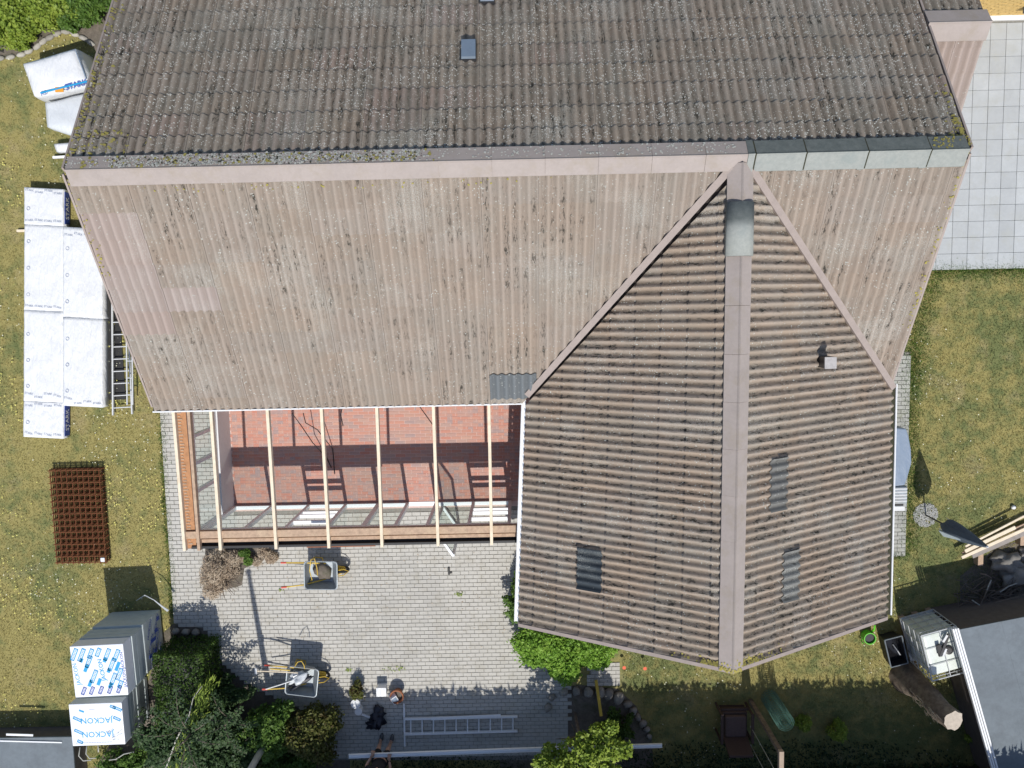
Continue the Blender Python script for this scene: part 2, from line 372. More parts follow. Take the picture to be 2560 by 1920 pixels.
def lawn(name, blade):
    t = NT(name); p = pos(t)
    big = t.noise(p, .42, 6, .7); med = t.noise(p, 3.2, 4, .65); fine = t.noise(p, 38, 3, .7)
    k = 1.0 if blade else .8
    # right-hand lawns are lusher than the dry left-hand one: they lie east of the house
    sx = t.n('SeparateXYZ'); t.l(p, sx.inputs[0])
    east = t.math('MULTIPLY', t.math('GREATER_THAN', sx.outputs[0], 0.0), .03)
    f = t.math('SUBTRACT', t.math('ADD', t.math('MULTIPLY', big, .55), t.math('MULTIPLY', med, .45)), east)
    dry = t.ramp(f, [(.4, 0.0), (.53, 1.0)])
    g = t.mix(fine, tuple(Vector(GG1)*k), tuple(Vector(GG2)*k)); y = t.mix(fine, tuple(Vector(GW1)*k), tuple(Vector(GW2)*k))
    c = t.mix(dry, g, y)
    br = t.ramp(t.noise(p, 1.1, 5, .7), [(.55, 0.0), (.72, .55)])
    c = t.mix(br, c, (.46*k, .38*k, .22*k))
    t.col(c); t.bump(t.noise(p, 60, 4, .7), .8, .02); return t.fin(.95, 0, .15)
M['lawn'] = lawn('lawn_ground', False); M['blade'] = lawn('lawn_blade', True)

# ------------------------------------------------------------------ the ground
def poly_world(px, z=0.0): return [P(x, y, z) for x, y in px]
def inside(pts, poly):
    x, y = pts[:,0], pts[:,1]; r = np.zeros(len(pts), bool); n = len(poly); j = n-1
    for i in range(n):
        xi, yi, xj, yj = poly[i][0], poly[i][1], poly[j][0], poly[j][1]
        c = ((yi > y) != (yj > y)) & (x < (xj-xi)*(y-yi)/((yj-yi) or 1e-9)+xi); r ^= c; j = i
    return r
g = MB(); N = 60
for i in range(N+1):
    for j in range(N+1): g.v.append((-60+120*i/N, -60+120*j/N, 0))
g.f = [(i*(N+1)+j, (i+1)*(N+1)+j, (i+1)*(N+1)+j+1, i*(N+1)+j+1) for i in range(N) for j in range(N)]
tag(mk('ground', g, M['lawn'], local=True), kind='structure')
def sheet_poly(name, px, z, m, kind='structure'):
    mb = MB(); w_ = poly_world(px, 0); mb.add([(p.x, p.y, z) for p in w_], [tuple(range(len(w_)))])
    o = mk(name, mb, m, local=True); tag(o, kind=kind); return w_
bed1 = sheet_poly('flower_bed', [(-250,-250),(330,-250),(300,100),(262,150),(240,128),(225,104),(195,90),(160,82),(128,92),(100,116),(62,136),(0,146),(-250,160)], .006, M['soil'])
bed2 = sheet_poly('shrub_bed', [(432,1560),(520,1570),(545,1640),(700,1700),(870,1760),(880,2050),(150,2050),(250,1900),(372,1700),(405,1585)], .006, M['soil'])
bed3 = sheet_poly('tree_bed', [(1345,1760),(1370,1722),(1450,1712),(1545,1722),(1590,1765),(1630,1850),(1640,2050),(1250,2050),(1250,1870),(1340,1868)], .006, M['soil'])
bed4 = sheet_poly('wing_bed', [(1296,1450),(1420,1350),(1560,1500),(1560,1590),(1480,1640),(1400,1690),(1330,1650)], .034, M['soil'])
bed5 = sheet_poly('wood_pile_ground', [(2400,1440),(2500,1360),(2750,1330),(2750,1600),(2400,1600)], .006, M['soil'])
bed6 = sheet_poly('thatch_bed', [(512,1330),(680,1330),(660,1400),(612,1420),(606,1462),(560,1474),(518,1460)], .034, M['soil'])

# ------------------------------------------------------------------ grass blades and flowers
L1 = poly_world([(-200,165),(0,150),(62,140),(102,120),(130,96),(160,86),(193,93),(225,110),(262,155),(330,300),(400,600),(402,1020),(412,1250),(428,1440),(430,1560),(370,1690),(270,1900),(150,2000),(-200,2000)])
L2 = poly_world([(1556,1690),(1560,1560),(1830,1500),(2200,1500),(2222,1388),(2270,1386),(2272,700),(2310,676),(2640,672),(2700,2000),(1640,2000),(1630,1850),(1590,1762)])
L3 = poly_world([(880,1880),(1340,1880),(1250,2000),(880,2000)])
def sample(poly, n):
    a = np.array([(p.x, p.y) for p in poly]); lo = a.min(0); hi = a.max(0)
    ar = np.prod(hi-lo); pts = rng.uniform(lo, hi, (int(n*ar), 2)); return pts[inside(pts, poly)]
def blades(name, pts, hgt, wid, m, lean=.5):
    n = len(pts); a = rng.uniform(0, 2*PI, n); h = hgt*rng.uniform(.5, 1.2, n); ww = wid*rng.uniform(.6, 1.2, n)
    d = np.stack([np.cos(a), np.sin(a)], 1)*ww[:,None]/2; ln = rng.normal(0, lean, (n, 2))*h[:,None]
    V = np.zeros((n, 3, 3)); V[:,0,:2] = pts-d; V[:,1,:2] = pts+d; V[:,2,:2] = pts+ln; V[:,2,2] = h
    return quads(name, V, m)
def clump(pts, keep, sc, seed=0):
    k = np.sin(pts[:,0]*sc+seed)+np.sin(pts[:,1]*sc*1.3+seed*2)+np.sin((pts[:,0]+pts[:,1])*sc*.7+1)+rng.normal(0, .8, len(pts))
    return pts[k > keep]
blades('grass', sample(L1, 1500), .04, .013, M['blade'])
blades('grass', sample(L2, 1500), .05, .013, M['blade'])
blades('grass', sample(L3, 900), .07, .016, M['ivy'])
# thick fringes of grass along the edges of paving and stones
def fringe(px, n, spread, hgt):
    w_ = [np.array(P(x, y)[:2]) for x, y in px]; out = []
    for a, b in zip(w_, w_[1:]):
        L = np.linalg.norm(b-a); k = int(n*L); tt = rng.random(k)[:,None]; out.append(a+(b-a)*tt+rng.normal(0, spread, (k, 2)))
    return blades('grass', np.concatenate(out), hgt, .016, M['leaf_mid'], .6)
fringe([(407,1020),(414,1250),(430,1440),(432,1540)], 420, .05, .07)
fringe([(2325,674),(2600,670)], 500, .04, .07)
fringe([(2276,860),(2272,1380)], 900, .14, .06)
fringe([(2335,680),(2290,830),(2285,960)], 800, .16, .06)
fringe([(2330,676),(2620,676)], 700, .12, .06)
fringe([(2268,1388),(2226,1390)], 260, .04, .07)
def flowers(name, pts, m, s, z):
    n = len(pts); a = rng.uniform(0, 2*PI, n); k = 6; V = np.zeros((n, k, 3)); r = s*rng.uniform(.5, 1.2, n)
    for i in range(k):
        V[:,i,0] = pts[:,0]+np.cos(a+i*2*PI/k)*r; V[:,i,1] = pts[:,1]+np.sin(a+i*2*PI/k)*r; V[:,i,2] = z+rng.uniform(0, .02, n)
    return quads(name, V, m)
f = sample(L1, 70); flowers('clover_flowers', clump(f, .9, 1.9), M['flower_y'], .015, .05)
f = sample(L1, 32); flowers('daisy_flowers', clump(f, .7, 1.5, 4), M['flower_w'], .013, .05)
f = sample(L2, 22); flowers('daisy_flowers', clump(f, .6, 1.4, 2), M['flower_w'], .012, .05)

# ------------------------------------------------------------------ house
RY, RZ, EY, EZ = 2.33, 5.17, -1.86, 2.55
XL, XR = -7.38, 7.42
house = thing('house', 'brown corrugated-sheet gabled house with a wing reaching south', 'house', (0, RY, 0))
slope_len = math.hypot(RY-EY, RZ-EZ)
def plane_surf(E0, E1, R0, R1, ulen):
    E0, E1, R0, R1 = map(Vector, (E0, E1, R0, R1)); vl = ((E0+E1)/2-(R0+R1)/2).length
    def f(u, v):
        a = E0.lerp(E1, u/ulen); b = R0.lerp(R1, u/ulen); p = a.lerp(b, v/vl)
        n = (E1-E0).cross(b-a).normalized(); n = n if n.z > 0 else -n
        return p, n
    return f, vl
BASE = .055
def roof_sheet(surf, u0, u1, v0, v1, m, parent, lift=0.022, amp=.026, clips=(), first=False, name='roof_sheet', top=0.0, tilt=.005):
    st = PITCH/8; nu = max(2, int(round((u1-u0)/st))+1); us = [min(u0+i*st, u1) for i in range(nu)]
    if us[-1] < u1-1e-6: us.append(u1)
    jit = random.uniform(-.004, .004); vv0 = v0+jit
    mb = bmesh.new(); uvl = mb.loops.layers.uv.new('UVMap'); rows = []
    vs = [(vv0, lift-.011), (vv0, lift), (vv0+(v1-v0)*.5, (lift+top)*.5), (v1+.02, top)]
    for v, lf in vs:
        row = []
        for u in us:
            p, n = surf(u, v); row.append((mb.verts.new(p+n*(BASE+lf+tilt*(u-u0)+amp*math.cos(2*PI*u/PITCH))), u, v))
        rows.append(row)
    for r0, r1 in zip(rows, rows[1:]):
        for i in range(len(us)-1):
            q = (r0[i], r0[i+1], r1[i+1], r1[i])
            try: f_ = mb.faces.new([k[0] for k in q])
            except ValueError: continue
            f_.smooth = r0 is not rows[0]
            for lp, k in zip(f_.loops, q): lp[uvl].uv = (k[1], k[2])
    # hard lip edge
    mb.edges.ensure_lookup_table()
    for e in mb.edges:
        if all(v_ in [k[0] for k in rows[1]] for v_ in e.verts): e.smooth = False
    for co, no in clips:
        bmesh.ops.bisect_plane(mb, geom=list(mb.verts)+list(mb.edges)+list(mb.faces), plane_co=co, plane_no=no, clear_outer=True)
    if not mb.faces: mb.free(); return None
    bmesh.ops.recalc_face_normals(mb, faces=mb.faces)
    if sum((f_.normal.z for f_ in mb.faces)) < 0: bmesh.ops.reverse_faces(mb, faces=mb.faces)
    me = bpy.data.meshes.new(name); mb.to_mesh(me); mb.free()
    return mk(name, None, m, parent, me=me)
def deck(name, pts, parent):
    mb = MB(); up = [Vector(p) for p in pts]; n = (up[1]-up[0]).cross(up[-1]-up[0]).normalized(); n = n if n.z > 0 else -n
    mb.hexa([p-n*.07 for p in up], [p+n*.012 for p in up]); return mk(name, mb, M['deck'], parent)
def clipplane(a, b, keep):
    a = Vector(a); b = Vector(b); d = b-a; n = Vector((-d.y, d.x, 0)).normalized()
    if (Vector(keep)-a).dot(n) > 0: n = -n
    return (a, n)
# valleys
VW0 = (.19, EY, 0); VW1 = (3.73, RY-.08, 0); VE0 = (7.45, EY, 0)
# --- south slope
def mat_s(i, j, k):
    if i < 1 or (i == 0): return M['roof_pink']
    return M['roof_s']
surf_s, sl = plane_surf((XL, EY, EZ), (XR, EY, EZ), (XL, RY, RZ), (XR, RY, RZ), XR-XL)
ds = deck('south_roof_slope', [(XL+.05, EY+.05, EZ+.03), (3.7, RY, RZ), (XL+.05, RY, RZ)], house)
bounds_s = [slope_len-d for d in (5.05, 4.75, 4.2, 3.69, 3.2, 2.7, 2.2, 1.71, 1.22, .72, .14)]
keepW = clipplane(VW0, VW1, (-3, 0, 0)); keepE = clipplane(VE0, VW1, (7.4, 1, 0))
SW = PITCH*6
for j, (v0, v1) in enumerate(zip(bounds_s, bounds_s[1:])):
    off = -.0
    k = 0; u = 0.0
    while u < XR-XL-.05:
        u1 = min(u+SW, XR-XL); x0 = XL+u; x1 = XL+u1; y = EY+(RY-EY)*(v0+v1)/2/slope_len
        m = M['roof_pink'] if (k < 1 and 3 < j < 9) or (k == 1 and j == 5) else M['roof_s']
        if j == 0 and k == 7: m = M['roof_s']
        if x0 < 3.8: 
            o = roof_sheet(surf_s, u, u1+.004, v0, v1, m, ds, clips=(keepW,))
        if x1 > 3.6: 
            o = roof_sheet(surf_s, u, u1+.004, v0, v1, m, ds, clips=(keepE,))
        u += SW; k += 1
# grey replacement sheets near the wing
for j, (v0, v1) in enumerate([(bounds_s[1]-.17, bounds_s[1]+.42)]):
    q = P(1222, 960, 2.8).x-XL; q = round(q/PITCH)*PITCH
    roof_sheet(surf_s, q, q+SW*.95, v0, v1, M['roof_grey'], ds, lift=.045, top=.035, clips=(keepW,))
# --- north slope
NY = 2*RY-EY
surf_n, _ = plane_surf((XL, NY, EZ), (XR, NY, EZ), (XL, RY, RZ), (XR, RY, RZ), XR-XL)
dn = deck('north_roof_slope', [(XL+.05, NY-.05, EZ+.03), (XR-.05, NY-.05, EZ+.03), (XR-.05, RY, RZ), (XL+.05, RY, RZ)], house)
bounds_n = [slope_len-d for d in (5.03, 4.7, 4.19, 3.67, 3.14, 2.62, 2.1, 1.61, 1.12, .64, .14)]
for j, (v0, v1) in enumerate(zip(bounds_n, bounds_n[1:])):
    u = 0.0; k = 0
    while u < XR-XL-.05:
        u1 = min(u+SW, XR-XL)
        roof_sheet(surf_n, u, u1+.004, v0, v1, M['roof_n'], dn, lift=.021); u += SW; k += 1
# --- the strip of the north slope that runs on over the east porch
AX = 8.52; AY = 4.86; AZ = RZ-(AY-RY)*(RZ-EZ)/(RY-EY)
porch = mk('porch_roof', MB().hexa([(XR-.1, AY, AZ-.05), (AX, AY, AZ-.05), (AX, NY-.05, EZ), (XR-.1, NY-.05, EZ)], [(XR-.1, AY, AZ+.0), (AX, AY, AZ+.0), (AX, NY-.05, EZ+.03), (XR-.1, NY-.05, EZ+.03)]), M['deck'], house)
surf_pn, _ = plane_surf((XR, NY, EZ), (AX, NY, EZ), (XR, RY, RZ), (AX, RY, RZ), AX-XR)
for j, (v0, v1) in enumerate(zip(bounds_n[:4], bounds_n[1:5])):
    v1 = min(v1, slope_len*(1-(AY-RY)/(NY-RY)))
    if v1 > v0+.05: roof_sheet(surf_pn, .01, AX-XR, v0, v1, M['roof_n'], porch)
PE = 3.35
surf_ps, pl = plane_surf((XR-.35, PE, AZ-(AY-PE)*.6), (AX, PE, AZ-(AY-PE)*.6), (XR-.35, AY, AZ), (AX, AY, AZ), AX-XR+.35)
for k in range(4):
    roof_sheet(surf_ps, 0, AX-XR+.35, k*.45, min(pl, k*.45+.45), M['roof_pink'], porch)
mb = MB(); a = .3
mb.hexa([(7.45, AY+.18, AZ-.06), (7.45, AY, AZ+.0), (7.45, AY-.26, AZ-.1), (7.45, AY-.26, AZ-.06), (7.45, AY, AZ+.03)], [(AX+.1, AY+.18, AZ-.06), (AX+.1, AY, AZ), (AX+.1, AY-.26, AZ-.1), (AX+.1, AY-.26, AZ-.06), (AX+.1, AY, AZ+.03)])
def capmesh(p0, p1, w_, drop, th=.014, rise=.05, seg=3, cuts=1):
    """folded ridge cap between two crest points; w_ half width, drop of each flank"""
    p0 = Vector(p0); p1 = Vector(p1); d = (p1-p0).normalized(); s = d.cross(Vector((0,0,1))).normalized()
    prof = [(-w_, -drop), (-w_*.1, -drop*.1), (-w_*.05, 0), (0, .012), (w_*.05, 0), (w_*.1, -drop*.1), (w_, -drop)]
    mb = MB()
    top0 = [p0+s*x+Vector((0,0,z+rise)) for x, z in prof]; top1 = [p1+s*x+Vector((0,0,z+rise)) for x, z in prof]
    bot0 = [q-Vector((0,0,th)) for q in top0]; bot1 = [q-Vector((0,0,th)) for q in top1]
    mb.hexa(top0+bot0[::-1], top1+bot1[::-1]); return mb
mk('ridge_cap', capmesh((7.44, AY-.04, AZ+.1), (AX+.04, AY-.04, AZ+.1), .27, .19, rise=.07), M['cap'], porch)
# --- wing
WS = -6.57
surf_w, wl = plane_surf((-.07, WS, EZ), (.42, RY, EZ), (3.70, WS, 4.8), (3.72, RY, RZ), RY-WS)
surf_e, el = plane_surf((7.46, WS, EZ), (7.45, RY, EZ), (3.70, WS, 4.8), (3.72, RY, RZ), RY-WS)
def deck_surf(name, surf, L, clip):
    bm = bmesh.new(); nu, nv = 12, 6; g_ = [[bm.verts.new(surf(.05+(RY-WS-.1)*i/nu, .04+(L-.06)*j/nv)[0]-Vector((0,0,.0))) for j in range(nv+1)] for i in range(nu+1)]
    for i in range(nu):
        for j in range(nv): bm.faces.new((g_[i][j], g_[i+1][j], g_[i+1][j+1], g_[i][j+1]))
    bmesh.ops.bisect_plane(bm, geom=list(bm.verts)+list(bm.edges)+list(bm.faces), plane_co=clip[0], plane_no=clip[1], clear_outer=True)
    me = bpy.data.meshes.new(name); bm.to_mesh(me); bm.free(); return mk(name, None, M['deck'], house, me=me)
dw = deck_surf('west_wing_slope', surf_w, wl, clipplane((.19, EY, 0), VW1, (2, -4, 0)))
de = deck_surf('east_wing_slope', surf_e, el, clipplane((7.45, EY, 0), VW1, (5, -4, 0)))
keepW2 = clipplane((.19+.05, EY-.05, 0), (VW1[0]+.05, VW1[1]-.05, 0), (2, -4, 0)); keepE2 = clipplane((7.45, EY, 0), VW1, (5, -4, 0))
def course(L): 
    b = [0.0, .33]
    while b[-1]+.515 < L-.2: b.append(b[-1]+.515)
    b.append(L-.1); return b
for surf, dk, kp, L, east in ((surf_w, dw, keepW2, wl, 0), (surf_e, de, keepE2, el, 1)):
    bs = course(L)
    for j, (v0, v1) in enumerate(zip(bs, bs[1:])):
        u = 0.0; k = 0
        while u < RY-WS-.1:
            u1 = min(u+SW, RY-WS); m = M['roof_w']
            roof_sheet(surf, u, u1+.003, v0, v1, m, dk, lift=.019, amp=.031, clips=(kp,), tilt=0); u += SW; k += 1
def patch(surf, uvc, nw, m, dk, kp, L=.5):
    u = round(uvc[0]/PITCH)*PITCH
    roof_sheet(surf, u, u+nw*PITCH, uvc[1], uvc[1]+L, m, dk, lift=.045, top=.034, amp=.031, clips=(kp,))
def wing_uv(surf, px, py, L):
    best = None
    for iu in range(0, 90):
        for iv in range(0, 46):
            p, n = surf(iu*.1, iv*.1); q = P(px, py, p.z); d = (q-p).length
            if best is None or d < best[0]: best = (d, iu*.1, iv*.1)
    return best[1:]
uv_ = wing_uv(surf_w, 1450, 1478, wl); patch(surf_w, uv_, 5.2, M['roof_slate'], dw, keepW2)
uv_ = wing_uv(surf_e, 1951, 1262, el); patch(surf_e, uv_, 6, M['roof_faded'], de, keepE2, .42)
uv_ = wing_uv(surf_e, 1989, 1502, el); patch(surf_e, uv_, 6, M['roof_faded'], de, keepE2, .42)
# ridge caps
capY = .27
def caps(p0, p1, L, w_, drop, m, parent, over=-.002):
    p0 = Vector(p0); p1 = Vector(p1); tot = (p1-p0).length; d = (p1-p0)/tot; s = 0; i = 0
    while s < tot-.02:
        e = min(s+L, tot); a = p0+d*s; b = p0+d*min(e+over, tot)
        mk('ridge_cap', capmesh(a+Vector((0,0,.012)), b, w_, drop, rise=.15), m, parent); s = e; i += 1
ridge = mk('ridge_board', MB().box((XL+.03, RY-.03, RZ-.1), (XR-.03, RY+.03, RZ+.03)), M['deck'], house)
caps((XL+.06, RY, RZ), (3.80, RY, RZ), .87, .24, .16, M['cap'], ridge)
wr = mk('wing_ridge_board', MB().hexa([(3.67, WS+.03, 4.75), (3.73, WS+.03, 4.75), (3.75, RY-.3, 5.08), (3.69, RY-.3, 5.08)], [(3.67, WS+.03, 4.9), (3.73, WS+.03, 4.9), (3.75, RY-.3, 5.2), (3.69, RY-.3, 5.2)]), M['deck'], house)
wr0 = Vector((3.72, RY-.12, RZ-.02)); wr1 = Vector((3.70, WS-.05, 4.8)); wd = (wr1-wr0)
L_ = wd.length; d_ = wd/L_
brk = [0, .62, 1.5]
while brk[-1] < L_: brk.append(min(brk[-1]+.82, L_))
for i, (s0, s1) in enumerate(zip(brk, brk[1:])):
    if i == 1: continue
    mk('ridge_cap', capmesh(wr0+d_*s0, wr0+d_*(s1-.005)+Vector((0,0,.012)), .215, .15, rise=.15), M['cap'], wr)
def halfround(p0, p1, r, n=10, th=.02, flat=.7):
    p0 = Vector(p0); p1 = Vector(p1); d = (p1-p0).normalized(); s = d.cross(Vector((0,0,1))).normalized(); mb = MB()
    pr = [(-r*math.cos(PI*i/n), r*flat*math.sin(PI*i/n)) for i in range(n+1)]
    inn = [(x*(1-th/r), z*(1-th/r)) for x, z in pr][::-1]
    mb.hexa([p0+s*x+Vector((0,0,z)) for x, z in pr+inn], [p1+s*x+Vector((0,0,z)) for x, z in pr+inn]); return mb
g0 = wr0+d_*.62; g1 = wr0+d_*1.5
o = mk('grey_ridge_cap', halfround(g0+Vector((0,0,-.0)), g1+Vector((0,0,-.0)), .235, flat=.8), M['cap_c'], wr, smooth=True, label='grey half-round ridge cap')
o = mk('collar', halfround(g0+Vector((0,0,-.05)), g0+d_*.08+Vector((0,0,-.05)), .245, flat=.8), M['cap_n'], o, smooth=True) if False else o
xs = [3.80, 4.62, 5.62, 6.63, XR-.09]
for a, b in zip(xs, xs[1:]):
    r = .25
    # concrete angle caps with a raised collar at their west end
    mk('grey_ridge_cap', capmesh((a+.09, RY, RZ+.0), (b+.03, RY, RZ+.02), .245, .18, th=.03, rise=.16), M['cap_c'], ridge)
    mk('joint', capmesh((a+.1, RY, RZ), (a+.13, RY, RZ+.01), .24, .18, th=.03, rise=.165), M['moss'], ridge)
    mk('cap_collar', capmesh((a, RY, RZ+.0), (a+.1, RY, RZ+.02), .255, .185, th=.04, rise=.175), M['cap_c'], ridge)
# ribbed closure strip under the caps (foam filler)
# valley flashings
for a, b, side in ((Vector((.19, EY, EZ)), Vector((3.60, RY-.2, RZ-.13)), -1), (Vector((7.45, EY, EZ)), Vector((3.84, RY-.2, RZ-.13)), 1)):
    d = (b-a).normalized(); s = Vector((d.y, -d.x, 0)).normalized()*(-1 if side < 0 else 1)
    mb = MB(); o1 = s*.0; n_ = Vector((0,0,1)); wv = .1
    mb.hexa([a+n_*.06-s*.02, a+s*wv+n_*.14, b+s*wv+n_*.14, b+n_*.06-s*.02], [a+n_*.17-s*.02, a+s*wv+n_*.165, b+s*wv+n_*.165, b+n_*.17-s*.02])
    mk('valley_flashing', mb, M['flash'], house)
# verges: bargeboards
def verge(p, q, side, m=M['flash']):
    mb = MB(); p = Vector(p); q = Vector(q)
    mb.bar(p+Vector((side*.02, 0, -.02)), q+Vector((side*.02, 0, -.02)), .035, .2); mk('bargeboard', mb, m, house)
verge((XL-.01, EY, EZ), (XL-.01, RY, RZ), -1, M['flash']); verge((XL-.01, NY, EZ), (XL-.01, RY, RZ), -1, M['flash'])
verge((XR+.0, EY, EZ-.02), (XR+.0, RY, RZ-.02), 1, M['flash']); verge((XR+.02, NY, EZ), (XR+.02, RY, RZ), 1, M['flash'])
verge((AX+.0, PE, AZ-(AY-PE)*.6), (AX+.0, AY, AZ), 1, M['flash'])
mk('gable_trim', MB().bar((-.07, WS-.03, EZ+.03), (3.7, WS-.03, 4.8+.03), .07, .16), M['flash'], house)
mk('gable_trim', MB().bar((7.46, WS-.03, EZ+.03), (3.7, WS-.03, 4.8+.03), .07, .16), M['flash'], house)
# gutters (open half-round)
def gutter(p, q, r=.058, dirt_or_shade=0, bead=1):
    p = Vector(p); q = Vector(q); d = (q-p).normalized(); s = d.cross(Vector((0,0,1))).normalized(); n = 8; mb = MB()
    pr = [(-r*math.cos(PI*i/n), -r*math.sin(PI*i/n)) for i in range(n+1)]; inn = [(x*.86, z*.86+.002) for x, z in pr][::-1]
    mb.hexa([p+s*x+Vector((0,0,z)) for x, z in pr+inn], [q+s*x+Vector((0,0,z)) for x, z in pr+inn])
    gt_ = mk('gutter', mb, M['white'], house, smooth=False)
    if dirt_or_shade: mk('gutter_bead', MB().tube([p+s*r*bead, q+s*r*bead], .018, 6), M['white'], gt_)
    if dirt_or_shade: mk('gutter_shade', MB().hexa([p-s*r*.7*dirt_or_shade+Vector((0,0,-.035)), p+s*r*.84*dirt_or_shade+Vector((0,0,-.035)), q+s*r*.84*dirt_or_shade+Vector((0,0,-.035)), q-s*r*.7*dirt_or_shade+Vector((0,0,-.035))] if dirt_or_shade < 0 else [p-s*r*.84+Vector((0,0,-.035)), p+s*r*.7+Vector((0,0,-.035)), q+s*r*.7+Vector((0,0,-.035)), q-s*r*.84+Vector((0,0,-.035))], [p-s*r*.84+Vector((0,0,-.02)), p+s*r*.7+Vector((0,0,-.02)), q+s*r*.7+Vector((0,0,-.02)), q-s*r*.84+Vector((0,0,-.02))] if dirt_or_shade > 0 else [p-s*r*.7*dirt_or_shade+Vector((0,0,-.02)), p+s*r*.84*dirt_or_shade+Vector((0,0,-.02)), q+s*r*.84*dirt_or_shade+Vector((0,0,-.02)), q-s*r*.7*dirt_or_shade+Vector((0,0,-.02))]), M['moss'], gt_)  # dark strip imitating the shaded inside of the gutter
    return gt_
gutter((XL-.05, EY-.1, EZ-.0), (.05, EY-.09, EZ-.0), dirt_or_shade=1)
gutter((.1, EY-.05, EZ), (-.15, WS, EZ), r=.045); gutter((7.545, EY+.1, EZ), (7.555, WS, EZ), dirt_or_shade=1, bead=-1)
mk('downpipe', MB().tube([(7.55, WS+.05, EZ-.05), (7.45, WS+.1, EZ-.35), (7.4, WS+.1, EZ-.5), (7.4, WS+.1, .02)], .035), M['white'], house)
# walls
hw = MB(); hw.box((XL+.3, EY+.5, 0), (XR-.3, NY-.5, 2.6)); hw.hexa([(XL+.3, EY+.5, 2.6), (XL+.3, NY-.5, 2.6), (XL+.3, RY, RZ-.25)], [(XR-.3, EY+.5, 2.6), (XR-.3, NY-.5, 2.6), (XR-.3, RY, RZ-.25)])
mk('wall', hw, M['wallbrick'], house)
hw = MB(); hw.box((.35, WS+.35, 0), (7.15, EY+.49, 2.6)); hw.hexa([(.35, WS+.35, 2.6), (7.15, WS+.35, 2.6), (3.7, WS+.35, 4.7)], [(.35, RY-1.2, 2.6), (7.15, RY-1.2, 2.6), (3.7, RY-1.2, 4.7)])
mk('wing_wall', hw, M['wallbrick'], house)
mk('porch_wall', MB().box((XR-.28, 4.2, 0), (AX-.3, NY-.5, 2.6)), M['wallbrick'], house)
# vents on the north slope
def at_plane(px, py, surf='n'):
    z = 4.0
    for _ in range(40):
        q = P(px, py, z)
        z = RZ-abs(q.y-RY)*(RZ-EZ)/(RY-EY)
    return Vector((q.x, q.y, z))
for (px, py, hh) in ((1171, 138, 1), (1217, -4, 1)):
    c = at_plane(px, py); n = Vector((0, .533, .846)); v = Vector((0, -.846, .533)); ux = Vector((1, 0, 0))
    base = mk('roof_vent', MB().hexa([c-ux*.15-v*.24+n*.03, c+ux*.15-v*.24+n*.03, c+ux*.15+v*.22+n*.03, c-ux*.15+v*.22+n*.03], [c-ux*.15-v*.24+n*.1, c+ux*.15-v*.24+n*.1, c+ux*.15+v*.22+n*.1, c-ux*.15+v*.22+n*.1]), M['darkplastic'], house)
    mk('vent_hood', MB().hexa([c-ux*.115-v*.17+n*.1, c+ux*.135-v*.17+n*.1, c+ux*.135+v*.2+n*.1, c-ux*.115+v*.2+n*.1], [c-ux*.115-v*.17+n*.2, c+ux*.135-v*.17+n*.2, c+ux*.135+v*.19+n*.14, c-ux*.115+v*.19+n*.14]), M['alu_blue'] if 'alu_blue' in M else simple('vent_zinc', (.2,.25,.31), .35, .3, .1, 6, .05), base)
# flue on the east wing slope
uvp = wing_uv(surf_e, 2050, 900, el); fp, fn = surf_e(*uvp)
fl_ = mk('flue_box', MB().box((fp.x-.1, fp.y-.1, fp.z-.1), (fp.x+.1, fp.y+.1, fp.z+.42)), M['darkplastic'], house)
mk('flue_cap', MB().box((fp.x-.1, fp.y-.11, fp.z+.42), (fp.x+.11, fp.y+.1, fp.z+.46)), M['render_c'], fl_)
# lichen growing on the ridge and verges (small crusty discs lying on the sheets)
def crust(name, pts, m, s0, s1, parent=house):
    n = len(pts); pts = np.array([tuple(p) for p in pts]); k = 6; V = np.zeros((n, k, 3)); r = rng.uniform(s0, s1, n); a = rng.uniform(0, 6.28, n)
    for i in range(k):
        rr = r*rng.uniform(.6, 1.2, n); V[:,i,0] = pts[:,0]+np.cos(a+i*2*PI/k)*rr; V[:,i,1] = pts[:,1]+np.sin(a+i*2*PI/k)*rr*.85
    return pts, V
def crust_plane(name, uv, surf, m, s0, s1, parent, h=BASE+.034):
    n = len(uv); k = 6; V = np.zeros((n, k, 3)); r = rng.uniform(s0, s1, n); a = rng.uniform(0, 6.28, n)
    for q, (u, v) in enumerate(uv):
        for i in range(k):
            rr = r[q]*random.uniform(.55, 1.2); uu = u+math.cos(a[q]+i*2*PI/k)*rr; vv = v+math.sin(a[q]+i*2*PI/k)*rr
            p, nn = surf(uu, vv); V[q, i] = p+nn*(h+(.021*math.cos(2*PI*uu/PITCH)))
    return quads(name, V, m, parent)
W_ = XR-XL
uv = [(abs(random.gauss(0, .12)), slope_len-random.uniform(.1, 5) ** 1.0) for _ in range(160)]+[(random.gauss(.5, .35)%W_, slope_len-random.uniform(.3, .8)) for _ in range(60)]
uv += [(W_-abs(random.gauss(0, .1)), slope_len-abs(random.gauss(0, .5))-.25) for _ in range(60)]
crust_plane('yellow_lichen', uv, surf_n, M['ylichen'], .012, .035, dn, BASE+.026)
uv = [(W_-.03-abs(random.gauss(0, .06)), random.uniform(1.5, 5)) for _ in range(70)]+[(abs(random.gauss(0, .05)), random.uniform(3, 5)) for _ in range(40)]+[(random.uniform(0, 8), slope_len-random.uniform(.26, .36)) for _ in range(40)]
crust_plane('yellow_lichen', uv, surf_s, M['ylichen'], .008, .022, ds, BASE+.026)
uv = [(random.uniform(0, 1), random.gauss(4.0, .08)) for _ in range(0)]
